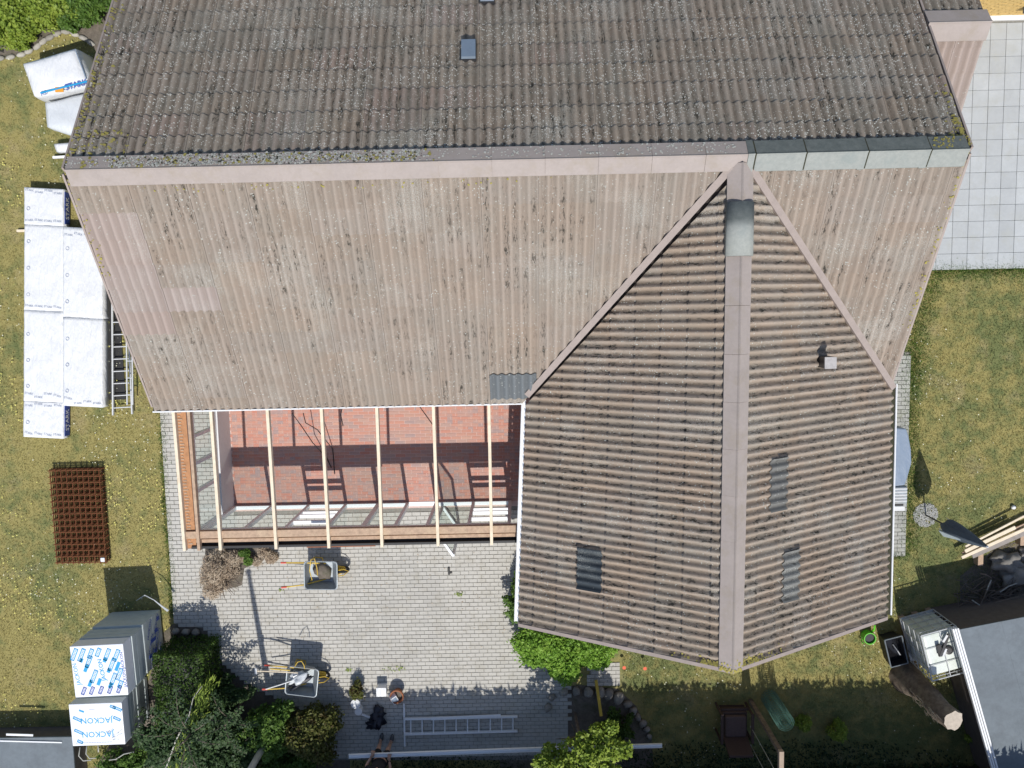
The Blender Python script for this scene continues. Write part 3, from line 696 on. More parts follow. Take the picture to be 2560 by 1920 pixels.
# on the dark side of the ridge caps
V = []
slope_cap = math.atan2(.19, .275)
def cap_lichen(n, x0, x1, m, s0, s1, nm):
    V = np.zeros((n, 6, 3))
    for q in range(n):
        x = random.uniform(x0, x1); d = random.uniform(.03, .23); r = random.uniform(s0, s1); a = random.uniform(0, 6.28)
        for i in range(6):
            rr = r*random.uniform(.6, 1.2); dd = d+math.sin(a+i*PI/3)*rr
            V[q, i] = (x+math.cos(a+i*PI/3)*rr, RY+dd, RZ+.15-.19*dd/.275*1.0+.02)
    quads(nm, V, m, ridge)
cap_lichen(520, XL, 3.6, M['wlichen'], .006, .022, 'white_lichen')
cap_lichen(150, XL, -1.2, M['ylichen'], .01, .035, 'yellow_lichen')
cap_lichen(900, -6.6, -1.5, M['wlichen'], .006, .026, 'white_lichen')
cap_lichen(160, -6.6, -1.5, M['moss'], .008, .026, 'moss')
cap_lichen(60, 6.8, XR, M['ylichen'], .008, .025, 'yellow_lichen')
# yellow lichen at the wing's south ridge end
uv = [(abs(random.gauss(0, .06)), wl-abs(random.gauss(.1, .35))) for _ in range(90)]
crust_plane('yellow_lichen', uv, surf_w, M['ylichen'], .01, .03, dw, BASE+.03)
crust_plane('yellow_lichen', [(abs(random.gauss(0, .08)), el-abs(random.gauss(.1, .5))) for _ in range(120)], surf_e, M['ylichen'], .01, .03, de, BASE+.03)
V = np.zeros((70, 6, 3))
for q in range(70):
    y = WS+abs(random.gauss(0, .07))-.04; dx = random.uniform(-.2, .2); r = random.uniform(.01, .03); a = random.uniform(0, 6.28)
    for i in range(6): V[q, i] = (3.7+dx+math.cos(a+i*PI/3)*r, y+math.sin(a+i*PI/3)*r, 4.8+.15+.02-abs(dx)*.7)
quads('yellow_lichen', V, M['ylichen'], wr)

# ------------------------------------------------------------------ neighbour wall NE
yb = thing('brick_outbuilding', 'yellow brick wall with a white framed window at the top right corner', 'building', (11.5, 6.1, 0))
mk('wall', MB().box((8.7, 6.16, 0), (15, 9.2, 2.5)), M['mortar'], yb)
mk('roof', MB().box((8.6, 6.0+.55, 2.52), (15.1, 9.4, 2.66)), M['felt'], yb)
mb = MB()
for j in range(34):
    z = .06+j*.0667
    x = 8.72-(.12 if j % 2 else 0)
    while x < 13.2:
        if not (11.22 < x+.11 < 13.0 and 0.62 < z+.03 < 2.1): mb.box((x, 6.14+random.uniform(-.004, .004), z), (x+.228, 6.2, z+.055))
        x += .24
mk('brick', mb, M['ybrick'], yb, kind='stuff')
wf = mk('window', MB().box((11.1, 6.1, .62), (12.6, 6.17, .7)).box((11.1, 6.1, 2.0), (12.6, 6.17, 2.08)).box((11.1, 6.1, .7), (11.18, 6.17, 2.0)).box((12.52, 6.1, .7), (12.6, 6.17, 2.0)), M['white'], yb)
mk('pane', MB().box((11.18, 6.135, .7), (12.52, 6.165, 2.0)), M['windowdark'], wf)
mk('sill', MB().box((11.05, 6.0, .55), (12.65, 6.16, .6)), M['felt'], wf)
mk('plinth', MB().box((8.7, 6.04, 0), (15, 6.155, .06)), M['white'], yb)

# ------------------------------------------------------------------ slab terrace NE
terr = tag(mk('terrace', MB().box((7.2, .56, -.02), (15, 6.1, .012)), M['sand'], local=True), kind='structure')
mb = MB(); mb.box((-.196, -.196, 0), (.196, .196, .05)); sm = mb.mesh('slab', .006); sm.materials.append(M['slab'])
n = 0
for i in range(-7, 8):
    for j in range(0, 15):
        x = 10.49+i*.3535+.0; 
for i in range(-9, 6):
    for j in range(15):
        x = 10.495+i*.352; y = 6.0-.19-j*.3615
        if x < 7.6 or x > 13.2: continue
        o = inst('slab', sm, terr, (x, y, -.012+random.uniform(-.0015, .0015)), (random.uniform(-.004,.004), random.uniform(-.004,.004), random.uniform(-.004,.004)), (.885, .91, 1))

# ------------------------------------------------------------------ paving
def paving(base, polyw, ex, x0, x1, y0, y1, dx, dy, th, z, mat, near, nmax, excl=lambda x, y: False, cham=.005):
    mb = MB(); mb.box((-dx/2+.004, -dy/2+.004, 0), (dx/2-.004, dy/2-.004, th)); pm = mb.mesh('paver', cham); pm.materials.append(mat)
    cells = []; j = 0; y = y0
    while y < y1:
        x = x0+(dx/2 if j % 2 else 0)
        while x < x1: cells.append((x, y)); x += dx
        y += dy; j += 1
    pts = np.array(cells); ins = inside(pts, polyw); keep = set(); allc = [(round(c[0], 4), round(c[1], 4)) for c in cells]
    cells = [c for c, k in zip(cells, ins) if k and not excl(*c)]; keep = {(round(c[0], 3), round(c[1], 3)) for c in cells}
    halves = []
    for c in cells:
        for sg in (-1, 1):
            if (round(c[0]+sg*dx, 3), round(c[1], 3)) not in keep:
                hq = np.array([(c[0]+sg*dx*.62, c[1])])
                if inside(hq, polyw)[0] and not excl(*hq[0]): halves.append((c[0]+sg*dx*.75, c[1]))
    cells.sort(key=lambda c: (c[0]-near[0])**2+(c[1]-near[1])**2)
    for c in cells[:nmax]:
        inst('paver', pm, base, (c[0], c[1], z+random.uniform(-.003, .003)), (random.uniform(-.01,.01), random.uniform(-.01,.01), random.uniform(-.012,.012)))
    rest = [(x, y, dx/2-.004) for x, y in cells[nmax:]]+[(x, y, dx/4-.004) for x, y in halves]
    if rest:
        mb = MB()
        for x, y, a in rest:
            h = th+z+random.uniform(-.003, .003); b = dy/2-.004; c_ = .006
            t1, t2 = random.uniform(-.002, .002), random.uniform(-.002, .002)
            mb.add([(x-a,y-b,z),(x+a,y-b,z),(x+a,y+b,z),(x-a,y+b,z),(x-a,y-b,h-c_),(x+a,y-b,h-c_),(x+a,y+b,h-c_),(x-a,y+b,h-c_),(x-a+c_,y-b+c_,h+t1),(x+a-c_,y-b+c_,h+t2),(x+a-c_,y+b-c_,h-t1),(x-a+c_,y+b-c_,h-t2)],
                   [(0,1,5,4),(1,2,6,5),(2,3,7,6),(3,0,4,7),(4,5,9,8),(5,6,10,9),(6,7,11,10),(7,4,8,11),(8,9,10,11)])
        mk('paver', mb, mat, base, kind='stuff')
pat_px = [(404,1015),(1420,1000),(1420,1900),(800,1900),(790,1790),(640,1720),(545,1650),(518,1572),(432,1560),(428,1440)]
patw = poly_world(pat_px)
for i_ in (0, 8, 9): patw[i_].x = -8.41
patio = tag(mk('patio', MB().add([(p.x, p.y, .008) for p in patw], [tuple(range(len(patw)))]), M['sand'], local=True), kind='structure')
near = P(980, 1520)
paving(patio, patw, None, -8.335, 1.2, -10.95, -2.0, .2015, .0975, .03, -.002, M['paver'], near, 300,
       excl=lambda x, y: (-6.9 < x < .4 and y > -4.82) or (x > .33 and y > WS+.4) )
epw = [Vector((7.2,-6.18,0)), Vector((9.105,-6.18,0)), Vector((9.105,-1.3,0)), Vector((7.2,-1.3,0))]
ep = tag(mk('side_path', MB().add([(p.x, p.y, .008) for p in epw], [tuple(range(len(epw)))]), M['sand'], local=True), kind='structure')
paving(ep, epw, None, 7.2, 9.3, -6.2, -1.4, .2015, .0975, .03, -.002, M['paver_old'], (8.9, -4), 140, excl=lambda x, y: x < 8.0)
# bits of paving by the bush
epw = poly_world([(1480,1640),(1548,1660),(1548,1712),(1470,1712)])
ep2 = tag(mk('path', MB().add([(p.x, p.y, .014) for p in epw], [tuple(range(len(epw)))]), M['sand'], local=True), kind='structure')
paving(ep2, epw, None, 1.0, 3, -9.4, -8.2, .2015, .0975, .03, .0, M['paver'], (2, -9), 60)

# ------------------------------------------------------------------ conservatory
XW = -6.80; YS = -4.66
cons = thing('conservatory', 'unroofed white conservatory with bare pine rafters over a brick floor', 'conservatory', (-3.5, -3.4, 0))
fl0 = mk('floor', MB().box((XW-.05, YS-.1, .0), (.34, EY+.49, .03)), M['mortar'], cons)
mb = MB(); mb.box((-.1155, -.0345, 0), (.1155, .0345, .04)); bm_ = mb.mesh('brick', .003); bm_.materials.append(M['fbrick'])
cells = []
j = 0; y = YS+.06
while y < EY+.4:
    x = XW+.14-(.12 if j % 2 else 0)
    while x < .3:
        if x > XW-.05: cells.append((x, y))
        x += .2405
    y += .079; j += 1
cells = [c for c in cells if c[1] < EY+.15]
cells.sort(key=lambda c: abs(c[1]+3.2)*1.2+abs(c[0]+3.2)*.5)
for c in cells[:300]: inst('brick', bm_, fl0, (c[0], c[1], -.004+random.uniform(-.001, .001)), (0, 0, random.uniform(-.01, .01)))
mb = MB()
for x, y in cells[300:]: mb.box((x-.1155, y-.0345, .0), (x+.1155, y+.0345, .036+random.uniform(-.001, .001)))
mk('brick', mb, M['fbrick2'], fl0, kind='stuff')
# west parapet and window band
mk('parapet', MB().box((XW-.14, YS-.06, 0), (XW, EY+.45, .78)), M['render'], cons)
ww = mk('window', MB().box((XW-.13, YS-.04, .781), (XW-.03, EY+.4, .84)).box((XW-.14, YS-.04, 2.08), (XW-.0, EY+.4, 2.17)), M['white_frame'], cons)
ys = [P(485, 980+v/4.15, 2.1).y for v in (490, 800, 1100)]
ys = [-2.62, -3.2, -3.8]
for y in [EY+.3, -2.05] + ys + [YS-.0]:
    mk('mullion', MB().box((XW-.125, y-.035, .84), (XW-.035, y+.035, 2.08)), M['white_frame'], ww)
for a, b in zip([-2.05]+ys, ys+[YS]):
    mk('pane', MB().box((XW-.087, b+.036, .842), (XW-.075, a-.036, 2.078)), M['glass'], ww)
# south window wall
sw = mk('window_wall', MB().box((XW, YS-.05, 2.04), (.3, YS+.05, 2.12)), M['white_frame'], cons)
posts = [-6.76, -5.9, -5.02, -4.14, -3.36, -2.68, -2.0, -1.12, -.26]
for i, x in enumerate(posts):
    ww_ = .11 if i in (4,) else .07
    mk('post', MB().box((x-ww_/2, YS-.045, .03), (x+ww_/2, YS+.045, 2.04)), M['white_frame'], sw)
for i, (a, b) in enumerate(zip(posts, posts[1:])):
    a += .037; b -= .037
    if i == 4: a += .02
    if i == 3: b -= .02
    if i == 5: continue                                  # the open doorway
    rl_ = [(.03, .13), (1.98, 2.04)]
    if i in (2, 7): rl_ += [(.68, .74), (.95, 1.01), (1.45, 1.52)]
    for z0_, z1_ in rl_: mk('frame_rail', MB().box((a, YS-.035, z0_), (b, YS+.045, z1_)), M['white_frame'], sw)
    mk('pane', MB().box((a, YS-.006, .13), (b, YS+.006, .68 if i in (2, 7) else 1.98)), M['glass'], sw)
mk('threshold', MB().box((-2.68, YS-.05, .03), (-2.0, YS+.05, .05)), M['white_frame'], sw)
# open door leaf, swung outwards
hx = Vector((-1.98, YS-.06, 0)); a_ = P(1096, 1352, 2.02); b_ = P(1128, 1381, 2.02); dv = Vector((b_.x-a_.x, b_.y-a_.y, 0)); a_ = Vector((a_.x, a_.y, 0))
dv = dv.normalized(); e_ = Vector((-1.85, -4.72, 0)); f_ = e_+Vector((.36, -.55, 0))*1.05
door = mk('door', MB().bar(e_+Vector((0,0,.1)), f_+Vector((0,0,.1)), .05, .1).bar(e_+Vector((0,0,2.0)), f_+Vector((0,0,2.0)), .05, .07).bar(e_+Vector((0,0,.1)), e_+Vector((0,0,2.0)), .06, .05).bar(f_+Vector((0,0,.1)), f_+Vector((0,0,2.0)), .06, .05), M['white_frame'], cons)
mk('pane', MB().bar(e_+Vector((0,0,1.05)), f_+Vector((0,0,1.05)), .012, 1.8), M['glass'], door)
# timber header, rafters, soffit
mk('header_beam', MB().box((XW-.3, YS-.09, 2.13), (.28, YS+.06, 2.27)), M['pine_old'], cons)
mk('plate', MB().box((XW-.3, YS-.2, 2.10), (.28, YS-.13, 2.2)), M['pine_old'], cons)
rx = [(434, 461), (472, 497), (528, 551), (669, 690), (804, 822), (943, 955), (1084, 1095), (1223, 1229)]
for i, (xa, xb) in enumerate(rx):
    pa = P(xa, 1030, 2.45); pb = P(xb, 1340, 2.27); x = pa.x; x2 = pb.x
    x2 = x + (x2-x)*1.1
    mk('rafter', MB().hexa([(x-.03, EY+.35, 2.38), (x+.03, EY+.35, 2.38), (x2+.03, -5.0, 2.2), (x2-.03, -5.0, 2.2)], [(x-.03, EY+.35, 2.5), (x+.03, EY+.35, 2.5), (x2+.03, -5.0, 2.31), (x2-.03, -5.0, 2.31)]), M['pine'] if i != 1 else M['pine_old'], cons)
mb = MB(); mb.hexa([(-7.04, EY+.3, 2.36), (-6.84, EY+.3, 2.36), (-6.86, -4.98, 2.18), (-7.08, -4.98, 2.18)], [(-7.04, EY+.3, 2.38), (-6.84, EY+.3, 2.38), (-6.86, -4.98, 2.2), (-7.08, -4.98, 2.2)])
so = mk('soffit_board', mb, M['osb'], cons)
mb = MB()
for k in range(46):
    y = -1.95-k*.065; z = 2.38-(1.8+y+.0)*-.0-(-(y+1.58))*.0526
    mb.box((-7.02+random.uniform(-.01,.01), y-.012, z), (-6.97+random.uniform(.0,.05), y+.012, z+.012))
mk('notch', mb, M['pine_old'], so, kind='stuff')
mk('gutter_board', MB().box((-6.95, -4.98, 2.12), (.28, -4.93, 2.24)).box((-6.95, -4.93, 2.10), (.28, -4.87, 2.13)), M['black'], cons)
mk('drip_strip', MB().box((-4.55, -5.03, 2.1), (-3.1, -4.985, 2.14)), M['terracotta'], cons)
# loose electric cables hanging over the floor
for pts in ([(-4.78,-2.2,1.9),(-4.85,-2.6,1.0),(-4.8,-3.1,.3),(-4.55,-3.5,.07),(-4.45,-3.75,.06)], [(-4.55,-2.2,1.9),(-4.7,-2.5,1.2),(-4.6,-2.75,.6),(-4.4,-3.3,.06),(-4.38,-3.9,.06)], [(-2.15,-2.05,1.8),(-2.1,-2.4,.9),(-1.95,-2.75,.5)], [(-3.7,-2.0,1.9),(-3.85,-2.3,1.5),(-3.9,-2.6,1.1)]):
    tag(mk('cable', MB().tube(pts, .011, 6), M['black'], smooth=True), {-4.78:'outer of the two long black cables curling onto the brick floor', -4.55:'inner of the two long black cables curling onto the brick floor', -2.15:'lone black cable hanging between the two rightmost rafter bays', -3.7:'shortest black cable hanging by the middle rafter'}[pts[0][0]], 'cable', 'cables hanging in the conservatory')

# ------------------------------------------------------------------ leaves
def leafcloud(n, c, r, size, shell=.55, zmin=.02, squash=None, aspect=.55, up=.35, lumps=0, seed=None, lr0=.28, lr1=.5):
    """n leaf quads through an ellipsoid volume with lumps; returns (n,4,3)"""
    c = np.array(c, float); r = np.array(r, float)
    if lumps:
        lc = rng.normal(0, 1, (lumps, 3)); lc /= np.linalg.norm(lc, axis=1)[:,None]; lc[:,2] = np.abs(lc[:,2])*.9-.1
        lc = lc*r*rng.uniform(.45, .85, (lumps, 1)); lr = rng.uniform(lr0, lr1, lumps)
        k = rng.integers(0, lumps, n); d = rng.normal(0, 1, (n, 3)); d /= np.linalg.norm(d, axis=1)[:,None]
        p = c+lc[k]+d*(r.mean()*lr[k])[:,None]*rng.uniform(shell, 1, (n, 1))**.5
    else:
        d = rng.normal(0, 1, (n, 3)); d /= np.linalg.norm(d, axis=1)[:,None]; p = c+d*r*(rng.uniform(shell**3, 1, (n, 1))**(1/3))
    p = p[p[:,2] > zmin]; n = len(p)
    nrm = rng.normal(0, 1, (n, 3)); nrm[:,2] = np.abs(nrm[:,2])+up*2; nrm /= np.linalg.norm(nrm, axis=1)[:,None]
    a = np.cross(nrm, rng.normal(0, 1, (n, 3))); a /= np.linalg.norm(a, axis=1)[:,None]; b = np.cross(nrm, a)
    s = (size*rng.uniform(.6, 1.3, n))[:,None]
    V = np.stack([p-a*s, p+b*s*aspect-nrm*s*.1, p+a*s, p-b*s*aspect-nrm*s*.1], 1); return V
def mnoise_mask(V, sc):
    c = V.mean(1); k = np.sin(c[:,0]*sc*2.1+c[:,2]*3)+np.sin(c[:,1]*sc*2.7+1.3)+np.sin((c[:,0]-c[:,1])*sc*1.7)
    return k > -.9
def shrub(name, label, cat, px, py, r, h, n, size, m, lumps=9, stem=True, zc=None, group=None, shell=.5, extra=None, aspect=.55):
    base = P(px, py, 0)
    t = thing(name, label, cat, base, group)
    V = leafcloud(n, (base.x, base.y, (zc if zc else h*.5)), (r[0], r[1], h*.5), size, shell, lumps=lumps*2, aspect=aspect, lr0=.2, lr1=.38)
    V2 = leafcloud(int(n*.6), (base.x, base.y, h*.45), (r[0]*.97, r[1]*.97, h*.5), size*.9, .5, aspect=aspect)
    k_ = mnoise_mask(V2, 3.2); V = np.concatenate([V, V2[k_]])
    cc = V.mean(1); an = np.arctan2(cc[:,1]-base.y, cc[:,0]-base.x); f1, f2, f3 = rng.uniform(0, 6.28, 3)
    fac = 1+.2*np.sin(3*an+f1)+.13*np.sin(5*an+f2)+.08*np.sin(11*an+f3)+rng.normal(0, .05, len(an)); nc = cc.copy(); nc[:,0] = base.x+(cc[:,0]-base.x)*fac; nc[:,1] = base.y+(cc[:,1]-base.y)*fac; V = V+(nc-cc)[:,None,:]
    fo = quads('foliage', V, m, t, kind=None)
    if stem:
        mb = MB()
        for k in range(7):
            a = random.uniform(0, 6.28); q = random.uniform(.3, .8)
            e = Vector((base.x+math.cos(a)*r[0]*q, base.y+math.sin(a)*r[1]*q, h*random.uniform(.5, .85)))
            mid = base.lerp(e, .5)+Vector((random.uniform(-.05,.05), random.uniform(-.05,.05), h*.12)); mb.tube([base, mid, e], [.022, .015, .006], 6)
        mk('stem', mb, M['stick'], t)
    if extra is not None: quads('foliage', extra, m, t, kind=None)
    return t
# centre px values are ground positions of the plants
shrub('shrub', 'bright lime green bush under the wing gable beside the patio', 'shrub', 1412, 1596, (1.25, .72), 1.05, 19000, .04, M['leaf_bright'], 16)
shrub('shrub', 'small loose shrub at the corner where wing meets patio', 'shrub', 1300, 1490, (.35, .75), .8, 3200, .035, M['leaf_mid'], 9)
shrub('shrub', 'yellow-green bush at the top left corner behind the stone edging', 'shrub', 10, 30, (1.25, .95), .8, 9000, .045, M['leaf_yel'], 14)
shrub('shrub', 'leafy green bush between top left corner and roof verge', 'shrub', 150, 15, (1.0, .55), .8, 8000, .045, M['leaf_yel'], 12)
shrub('shrub', 'darker green shrub close against the roof at the top', 'shrub', 250, 5, (.75, .5), .8, 5000, .045, M['leaf_mid'], 10)
shrub('shrub', 'low green shrub between the top left bushes and the stone edging', 'shrub', 55, 90, (.75, .35), .5, 5000, .04, M['leaf_yel'], 9)
shrub('shrub', 'small green shrub just above the middle of the curved stone edging', 'shrub', 175, 45, (.6, .35), .5, 4000, .04, M['leaf_mid'], 9)
# clipped hedge block beside the foam stacks
def hedge(name, label, x0, x1, y0, y1, h, n, size, m, cat='hedge', spiky=0, cl=0.0):
    t = thing(name, label, cat, ((x0+x1)/2, (y0+y1)/2, 0)); L = np.array([x1-x0, y1-y0, h])
    ar = np.array([L[0]*L[1]*1.6, L[1]*L[2], L[1]*L[2], L[0]*L[2], L[0]*L[2]]); pr = ar/ar.sum(); k = rng.choice(5, n, p=pr); p = rng.uniform(0, 1, (n, 3)); dp = np.abs(rng.normal(0, .07, n))
    p[:,0] = p[:,0]*L[0]+x0; p[:,1] = p[:,1]*L[1]+y0; p[:,2] = p[:,2]*h
    p[k==0,2] = h-dp[k==0]; p[k==1,0] = x0+dp[k==1]; p[k==2,0] = x1-dp[k==2]; p[k==3,1] = y0+dp[k==3]; p[k==4,1] = y1-dp[k==4]
    p[:,2] += .05*np.sin(p[:,0]*5)*np.cos(p[:,1]*6)
    nrm = rng.normal(0, 1, (n, 3)); nrm[:,2] = np.abs(nrm[:,2])+.4; nrm /= np.linalg.norm(nrm, axis=1)[:,None]
    a = np.cross(nrm, rng.normal(0, 1, (n, 3))); a /= np.linalg.norm(a, axis=1)[:,None]; b = np.cross(nrm, a); s = (size*rng.uniform(.6, 1.3, n))[:,None]
    V = np.stack([p-a*s, p+b*s*.6, p+a*s, p-b*s*.6], 1)
    quads('foliage', V, m, t, kind=None)
    if spiky:
        k = spiky; q = np.zeros((k, 3)); q[:,0] = rng.uniform(x0, x1, k); q[:,1] = rng.uniform(y0, y1, k); hh = rng.uniform(.05, .45, k)**1.0
        V = np.zeros((k, 3, 3)); V[:,0] = q+[-.03,0,h-.1]; V[:,1] = q+[.03,0,h-.1]; V[:,2] = q; V[:,2,0] += rng.normal(0, .05, k); V[:,2,2] = h+hh
        quads('shoot', V, m, t, kind='stuff')
    mb = MB().box((x0+.12, y0+.12, 0), (x1-.12, y1-.12, h-.14)); mk('inner_core', mb, M['black'], t)  # solid black box filling the hedge behind its leaves
    return t
hedge('hedge', 'clipped hedge block beside the printed foam stacks', -8.45, -7.3, -9.7, -7.75, 1.25, 10500, .03, M['leaf_hedge'])
hedge('hedge', 'tall garden hedge shading the southern edge of the garden', -6.4, 13.5, -13.4, -11.35, 3.45, 26000, .07, M['leaf_dark'], spiky=2600)
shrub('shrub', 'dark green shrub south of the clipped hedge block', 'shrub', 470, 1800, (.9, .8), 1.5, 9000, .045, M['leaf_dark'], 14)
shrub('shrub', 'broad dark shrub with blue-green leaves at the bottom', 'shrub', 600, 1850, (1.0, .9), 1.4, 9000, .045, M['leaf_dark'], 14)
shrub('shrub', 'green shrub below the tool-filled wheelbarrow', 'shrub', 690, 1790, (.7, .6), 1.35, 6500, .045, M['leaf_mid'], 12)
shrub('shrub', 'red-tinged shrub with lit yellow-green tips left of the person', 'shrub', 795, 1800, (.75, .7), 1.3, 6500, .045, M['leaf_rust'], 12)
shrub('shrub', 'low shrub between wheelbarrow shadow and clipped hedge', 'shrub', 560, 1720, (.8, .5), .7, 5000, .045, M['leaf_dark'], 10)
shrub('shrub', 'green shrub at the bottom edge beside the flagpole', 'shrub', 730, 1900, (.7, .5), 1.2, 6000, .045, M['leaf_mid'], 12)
shrub('grass_tuft', 'small rust-coloured tuft at the patio edge by the white box', 'plant', 900, 1715, (.22, .22), .5, 900, .03, M['leaf_rust'], 6)
shrub('round_shrub', 'smaller of two round green bushes right of the wire roll', 'shrub', 2000, 1795, (.17, .2), .5, 1300, .03, M['leaf_yel'], 5)
shrub('round_shrub', 'larger of two round green bushes right of the wire roll', 'shrub', 2085, 1815, (.23, .25), .55, 1800, .03, M['leaf_yel'], 5)
shrub('weed', 'yellow-green weed between tree stump and shed', 'plant', 2432, 1832, (.3, .16), .35, 900, .03, M['leaf_yel'], 5)
shrub('weed', 'small weed at the foot of the water tank', 'plant', 2290, 1680, (.12, .12), .4, 400, .03, M['leaf_yel'], 4)
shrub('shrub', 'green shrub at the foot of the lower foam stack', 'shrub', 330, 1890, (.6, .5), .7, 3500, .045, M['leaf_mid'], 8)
# ivy-like cover in the shade
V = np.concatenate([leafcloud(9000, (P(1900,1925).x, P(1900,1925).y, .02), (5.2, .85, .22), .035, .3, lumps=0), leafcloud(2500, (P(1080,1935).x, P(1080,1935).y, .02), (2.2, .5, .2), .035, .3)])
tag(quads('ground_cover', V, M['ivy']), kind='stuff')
# small broad-leaved tree in the round bed
tb = P(1437, 1785); tr = thing('tree', 'small bright green tree lit in front of the dark bed at the bottom', 'tree', tb)
V = leafcloud(7000, (tb.x+.05, tb.y-.05, 2.0), (1.3, 1.2, .8), .045, .35, lumps=46, aspect=.75, lr0=.13, lr1=.26)
quads('crown', V, M['leaf_yel'], tr, kind=None)
mb = MB(); mb.tube([tb, tb+Vector((.03,-.02,.8)), tb+Vector((.0,-.05,1.6))], [.045, .035, .025])
mk('trunk', mb, M['bark'], tr)
mb = MB()
for k in range(13):
    a = k*2.4; e = tb+Vector((math.cos(a)*.75, math.sin(a)*.7, 1.6+random.uniform(0, .8))); mb.tube([tb+Vector((0,-.03,.9+.05*k)), tb.lerp(e, .5)+Vector((0,0,.55)), e], [.02, .014, .006], 6)
mk('branch', mb, M['bark'], tr)
shrub('shrub', 'dark low shrub in the round bed right of the tree', 'shrub', 1540, 1805, (.4, .45), .5, 2200, .04, M['leaf_hedge'], 7)
# sumac-like shrub with frond branches casting star shadows on the patio
def frond_plant(name, label, base, nfr, hgt, L, m, seed=3):
    R_ = random.Random(seed); t = thing(name, label, 'shrub', base); mb = MB(); mb.tube([base, base+Vector((.03,0,hgt*.55)), base+Vector((0,0,hgt*.85))], [.04, .03, .02]); mk('trunk', mb, M['bark'], t)
    mb = MB(); Q = []
    for k in range(nfr):
        a = k*2*PI/nfr+R_.uniform(-.2,.2); l = L*R_.uniform(.75, 1.15); o = base+Vector((0,0,hgt*R_.uniform(.6, .85))); pts = []
        for i in range(9):
            s = i/8; pts.append(o+Vector((math.cos(a)*l*s, math.sin(a)*l*s, .35*math.sin(s*2.4)*l)))
        mb.tube(pts, [.012-.001*i for i in range(9)], 5)
        for i in range(1, 9):
            for sd in (-1, 1):
                for rep in (0, .12, .24, .36, .48, .6, .72, .84):
                    w_ = .12*math.sin((i+rep)/9.5*PI)**.6*l/.8; p = pts[i-1].lerp(pts[i], rep)+Vector((math.cos(a+sd*1.3), math.sin(a+sd*1.3), 0))*R_.uniform(0, w_)+Vector((0,0,R_.uniform(-.06,.06))); t__ = R_.uniform(0, 6.28); d = Vector((math.cos(t__), math.sin(t__), R_.uniform(-.4,.4))); q = R_.uniform(.04, .09)
                    b = Vector((-d.y, d.x, R_.uniform(-.5,.5)))*.022; Q.append([p, p+d*q*.5+b, p+d*q, p+d*q*.5-b])
    mk('stem', mb, M['stick'], t); quads('frond', np.array([[tuple(v) for v in q] for q in Q]), m, t, kind='stuff'); return t
frond_plant('frond_shrub', 'tall shrub with spreading fronds behind the clipped hedge', P(548, 1738), 8, 2.5, 1.2, M['leaf_dark'], 4)
frond_plant('frond_shrub', 'lower frond shrub at the patio edge near the flagpole shadow', P(610, 1745), 7, 1.6, .8, M['leaf_dark'], 9)
# willow-like grass leaves with a bare white branch
wb = P(455, 1885); wt_ = thing('willow_branch', 'bare whitish branch arching over the dark shrubs with long yellow leaves', 'branch', wb)
pts = [P(410, 1935, 1.4), P(440, 1850, 1.5), P(472, 1790, 1.55), P(483, 1745, 1.5), P(505, 1715, 1.4)]
mk('branch', MB().tube(pts, [.018, .015, .012, .009, .005], 6), M['whitebark'], wt_)
Q = []
for k in range(260):
    s = random.uniform(0, .99)*4; i = int(s); p = pts[i].lerp(pts[i+1], s-i)+Vector((random.uniform(.0,.25), random.uniform(-.25,.1), -random.uniform(0,.4))); d = Vector((random.uniform(-.1,.6), random.uniform(.3,1), random.uniform(-.2,.3))).normalized()
    b = Vector((-d.y, d.x, 0))*.012; l = random.uniform(.15, .3); Q.append([p, p+d*l*.5+b, p+d*l, p+d*l*.5-b])
quads('leaf', np.array([[tuple(v) for v in q] for q in Q]), M['leaf_yel'], wt_, kind='stuff')
# dead thatch heap and ornamental grass
th = P(562, 1420); tt = thing('dead_shrub', 'uprooted brown dead shrub lying on the patio below the rafters', 'shrub', th)
V = leafcloud(9500, (th.x, th.y-.08, .16), (.62, .62, .3), .055, .1, lumps=12, aspect=.14)
quads('twig', V, M['straw'], tt, kind='stuff')
mb = MB()
for k in range(26):
    a = random.uniform(0, 6.28); c0 = Vector((th.x, th.y-.15, .1)); e = c0+Vector((math.cos(a)*.5, math.sin(a)*.5, random.uniform(.05, .5))); mb.tube([c0, c0.lerp(e, .5)+Vector((0,0,.12)), e], [.014, .01, .004], 5)
mk('branch', mb, M['bark'], tt)
og = P(655, 1390); t_ = thing('ornamental_grass', 'clump of straw and green leaves at the conservatory foot', 'plant', og)
quads('leaf', leafcloud(3600, (og.x, og.y+.02, .12), (.5, .2, .2), .055, .1, lumps=5, aspect=.14), M['straw'], t_, kind='stuff')
quads('green_leaf', leafcloud(1100, (og.x-.28, og.y+.02, .2), (.28, .18, .2), .05, .1, lumps=4, aspect=.3), M['leaf_mid'], t_, kind='stuff')
# poppies
for (x, y, l) in ((1560, 1668, 'left of the two orange poppies on the grass under the wing'), (1612, 1670, 'right of the two orange poppies on the grass under the wing')):
    p = P(x, y, .25); t_ = thing('poppy', l, 'flower', (p.x, p.y, 0)); mk('stem', MB().tube([(p.x, p.y, 0), p], .004, 5), M['leaf_mid'], t_); mk('flower', MB().lathe((p.x, p.y, .25), [(.012, 0), (.04, .02), (.045, .035)], 8), M['poppy'], t_)

